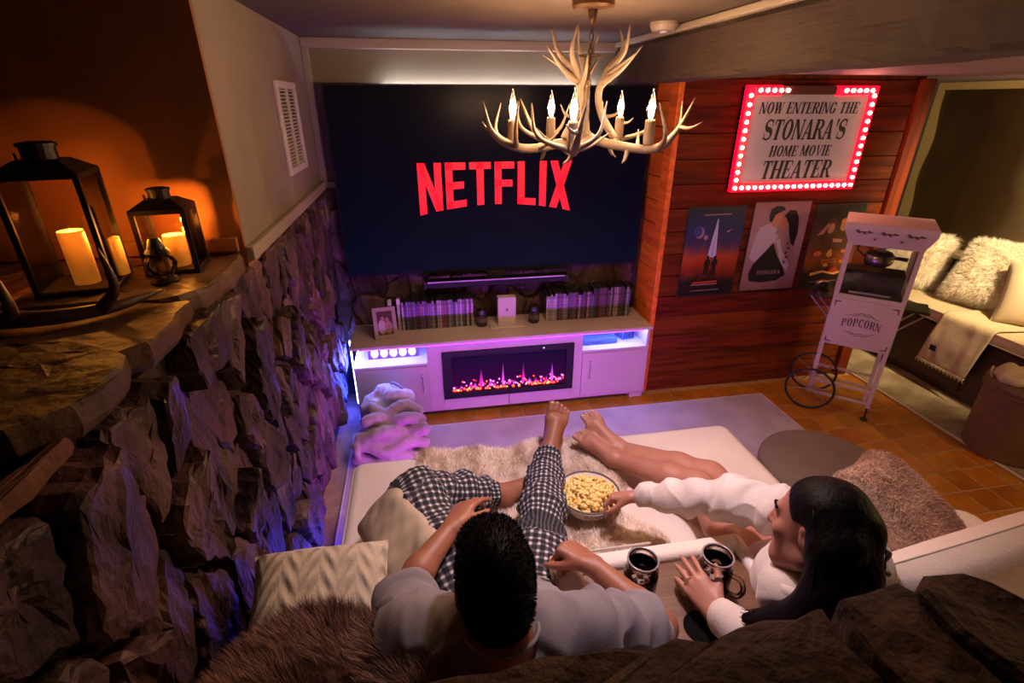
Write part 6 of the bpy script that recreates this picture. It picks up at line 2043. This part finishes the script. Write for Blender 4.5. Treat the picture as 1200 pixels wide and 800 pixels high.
for sgn in (-1, 1):
    cpts = [WP(sgn * .012, -.055, -.175), WP(sgn * .055, -.01, -.165), WP(sgn * .055, .045, -.175), WP(sgn * .022, .085, -.215)]
    m = MB(); m.tube(curve([Vector(c_) for c_ in cpts], 16), [.012 + .006 * math.sin(i / 16 * PI) for i in range(len(curve([Vector(c_) for c_ in cpts], 16)))], 8, flat=2.0)
    m.build('collar', MATS['cream_knit'], wom, smooth=True)
# hair
hp = [('ell', WP(0, -.012, .028), (.078, .092, .088), WR, .01), ('cut', WP(0, .112, -.045), (.12, .098, .125), WR, .012), ('cut', WP(-.085, .01, -.03), (.03, .05, .055), WR, .01)]
flow = [[WP(0, -.05, .07), WP(.015, -.078, .02), WP(.01, -.088, -.08), WP(-.01, -.085, -.17)], [WP(-.03, -.04, .06), WP(-.052, -.070, -.0), WP(-.066, -.072, -.09), WP(-.075, -.045, -.16), WP(-.08, .0, -.20), WP(-.06, .06, -.225)],
        [WP(.03, -.03, .07), WP(.055, -.05, .02), WP(.06, -.070, -.07), WP(.05, -.080, -.16), WP(.03, -.08, -.22)], [WP(-.05, -.02, .05), WP(-.070, -.045, -.02), WP(-.078, -.05, -.11), WP(-.09, -.02, -.18), WP(-.095, .035, -.225), WP(-.095, .09, -.245)],
        [WP(.045, -.02, .05), WP(.066, -.03, -.02), WP(.068, -.05, -.10), WP(.065, -.055, -.17)], [WP(0, -.07, .03), WP(-.01, -.085, -.06), WP(-.03, -.09, -.14), WP(-.05, -.07, -.21)]]
for fl in flow:
    n_ = len(fl)
    limb(hp, fl, [.026, .032, .034, .032, .026, .014][:n_], .03)
P_, Q_ = sdf_mesh(hp, .006, 3)
hr = obj('hair', np_mesh('hair', P_, Q_), MATS['hair_black'], wom)
# strands lying along the flow
m = MB(); rs_ = random.Random(5)
for fl in flow:
    for k in range(40):
        off = np.array([rs_.uniform(-1, 1) for _ in range(3)]); off = off / np.linalg.norm(off)
        rad = [.027, .033, .035, .033, .027, .016]
        c = curve([Vector(np.array(p_) + off * rad[min(i, 5)] + np.array([rs_.uniform(-.006, .006) for _ in range(3)])) for i, p_ in enumerate(fl)], 16)
        m.tube(c, [.0022 * (1 - .7 * i / len(c)) for i in range(len(c))], 4)
o = m.build('hair_strands', MATS['hair_black'], hr, smooth=True); o['kind'] = 'stuff'
# hair claw, ring, eye and lip colour
m = MB(); m.tube(curve([Vector(WP(.095, -.085, -.03)), Vector(WP(.115, -.10, -.045)), Vector(WP(.12, -.09, -.075)), Vector(WP(.105, -.11, -.09))], 10), .006, 8); m.build('hair_clip', MATS['white_print'], wom, smooth=True)
for e in (-1, 1):
    MB().ell(WP(e * .031, .082, .002), (.006, .006, .006), 10, 8).build('eye', MATS['p_black'], wom, smooth=True)
    bp_ = [Vector(WP(e * .014, .091, .026)), Vector(WP(e * .030, .090, .031)), Vector(WP(e * .048, .077, .024))]
    m = MB(); m.tube(curve(bp_, 8), .0032, 6); m.build('eyebrow', MATS['hair_black'], wom, smooth=True)
m = MB(); m.tube(curve([Vector(WP(-.017, .090, -.061)), Vector(WP(0, .096, -.060)), Vector(WP(.017, .090, -.061))], 8), .005, 8); m.build('lips', MATS['lip'], wom, smooth=True)
K = knL[2]; m = MB()
ax_ = unit(np.array(knL[2]) - wwrL); q1 = np.cross(ax_, [0, 0, 1]); q1 = unit(q1); q2 = np.cross(ax_, q1); cc = K + ax_ * .016
m.tube([cc + (q1 * math.cos(2 * PI * k / 20) + q2 * math.sin(2 * PI * k / 20)) * .0105 for k in range(21)], .0018, 6, cap=False); rg = m.build('ring', MATS['silver'], wom, smooth=True)
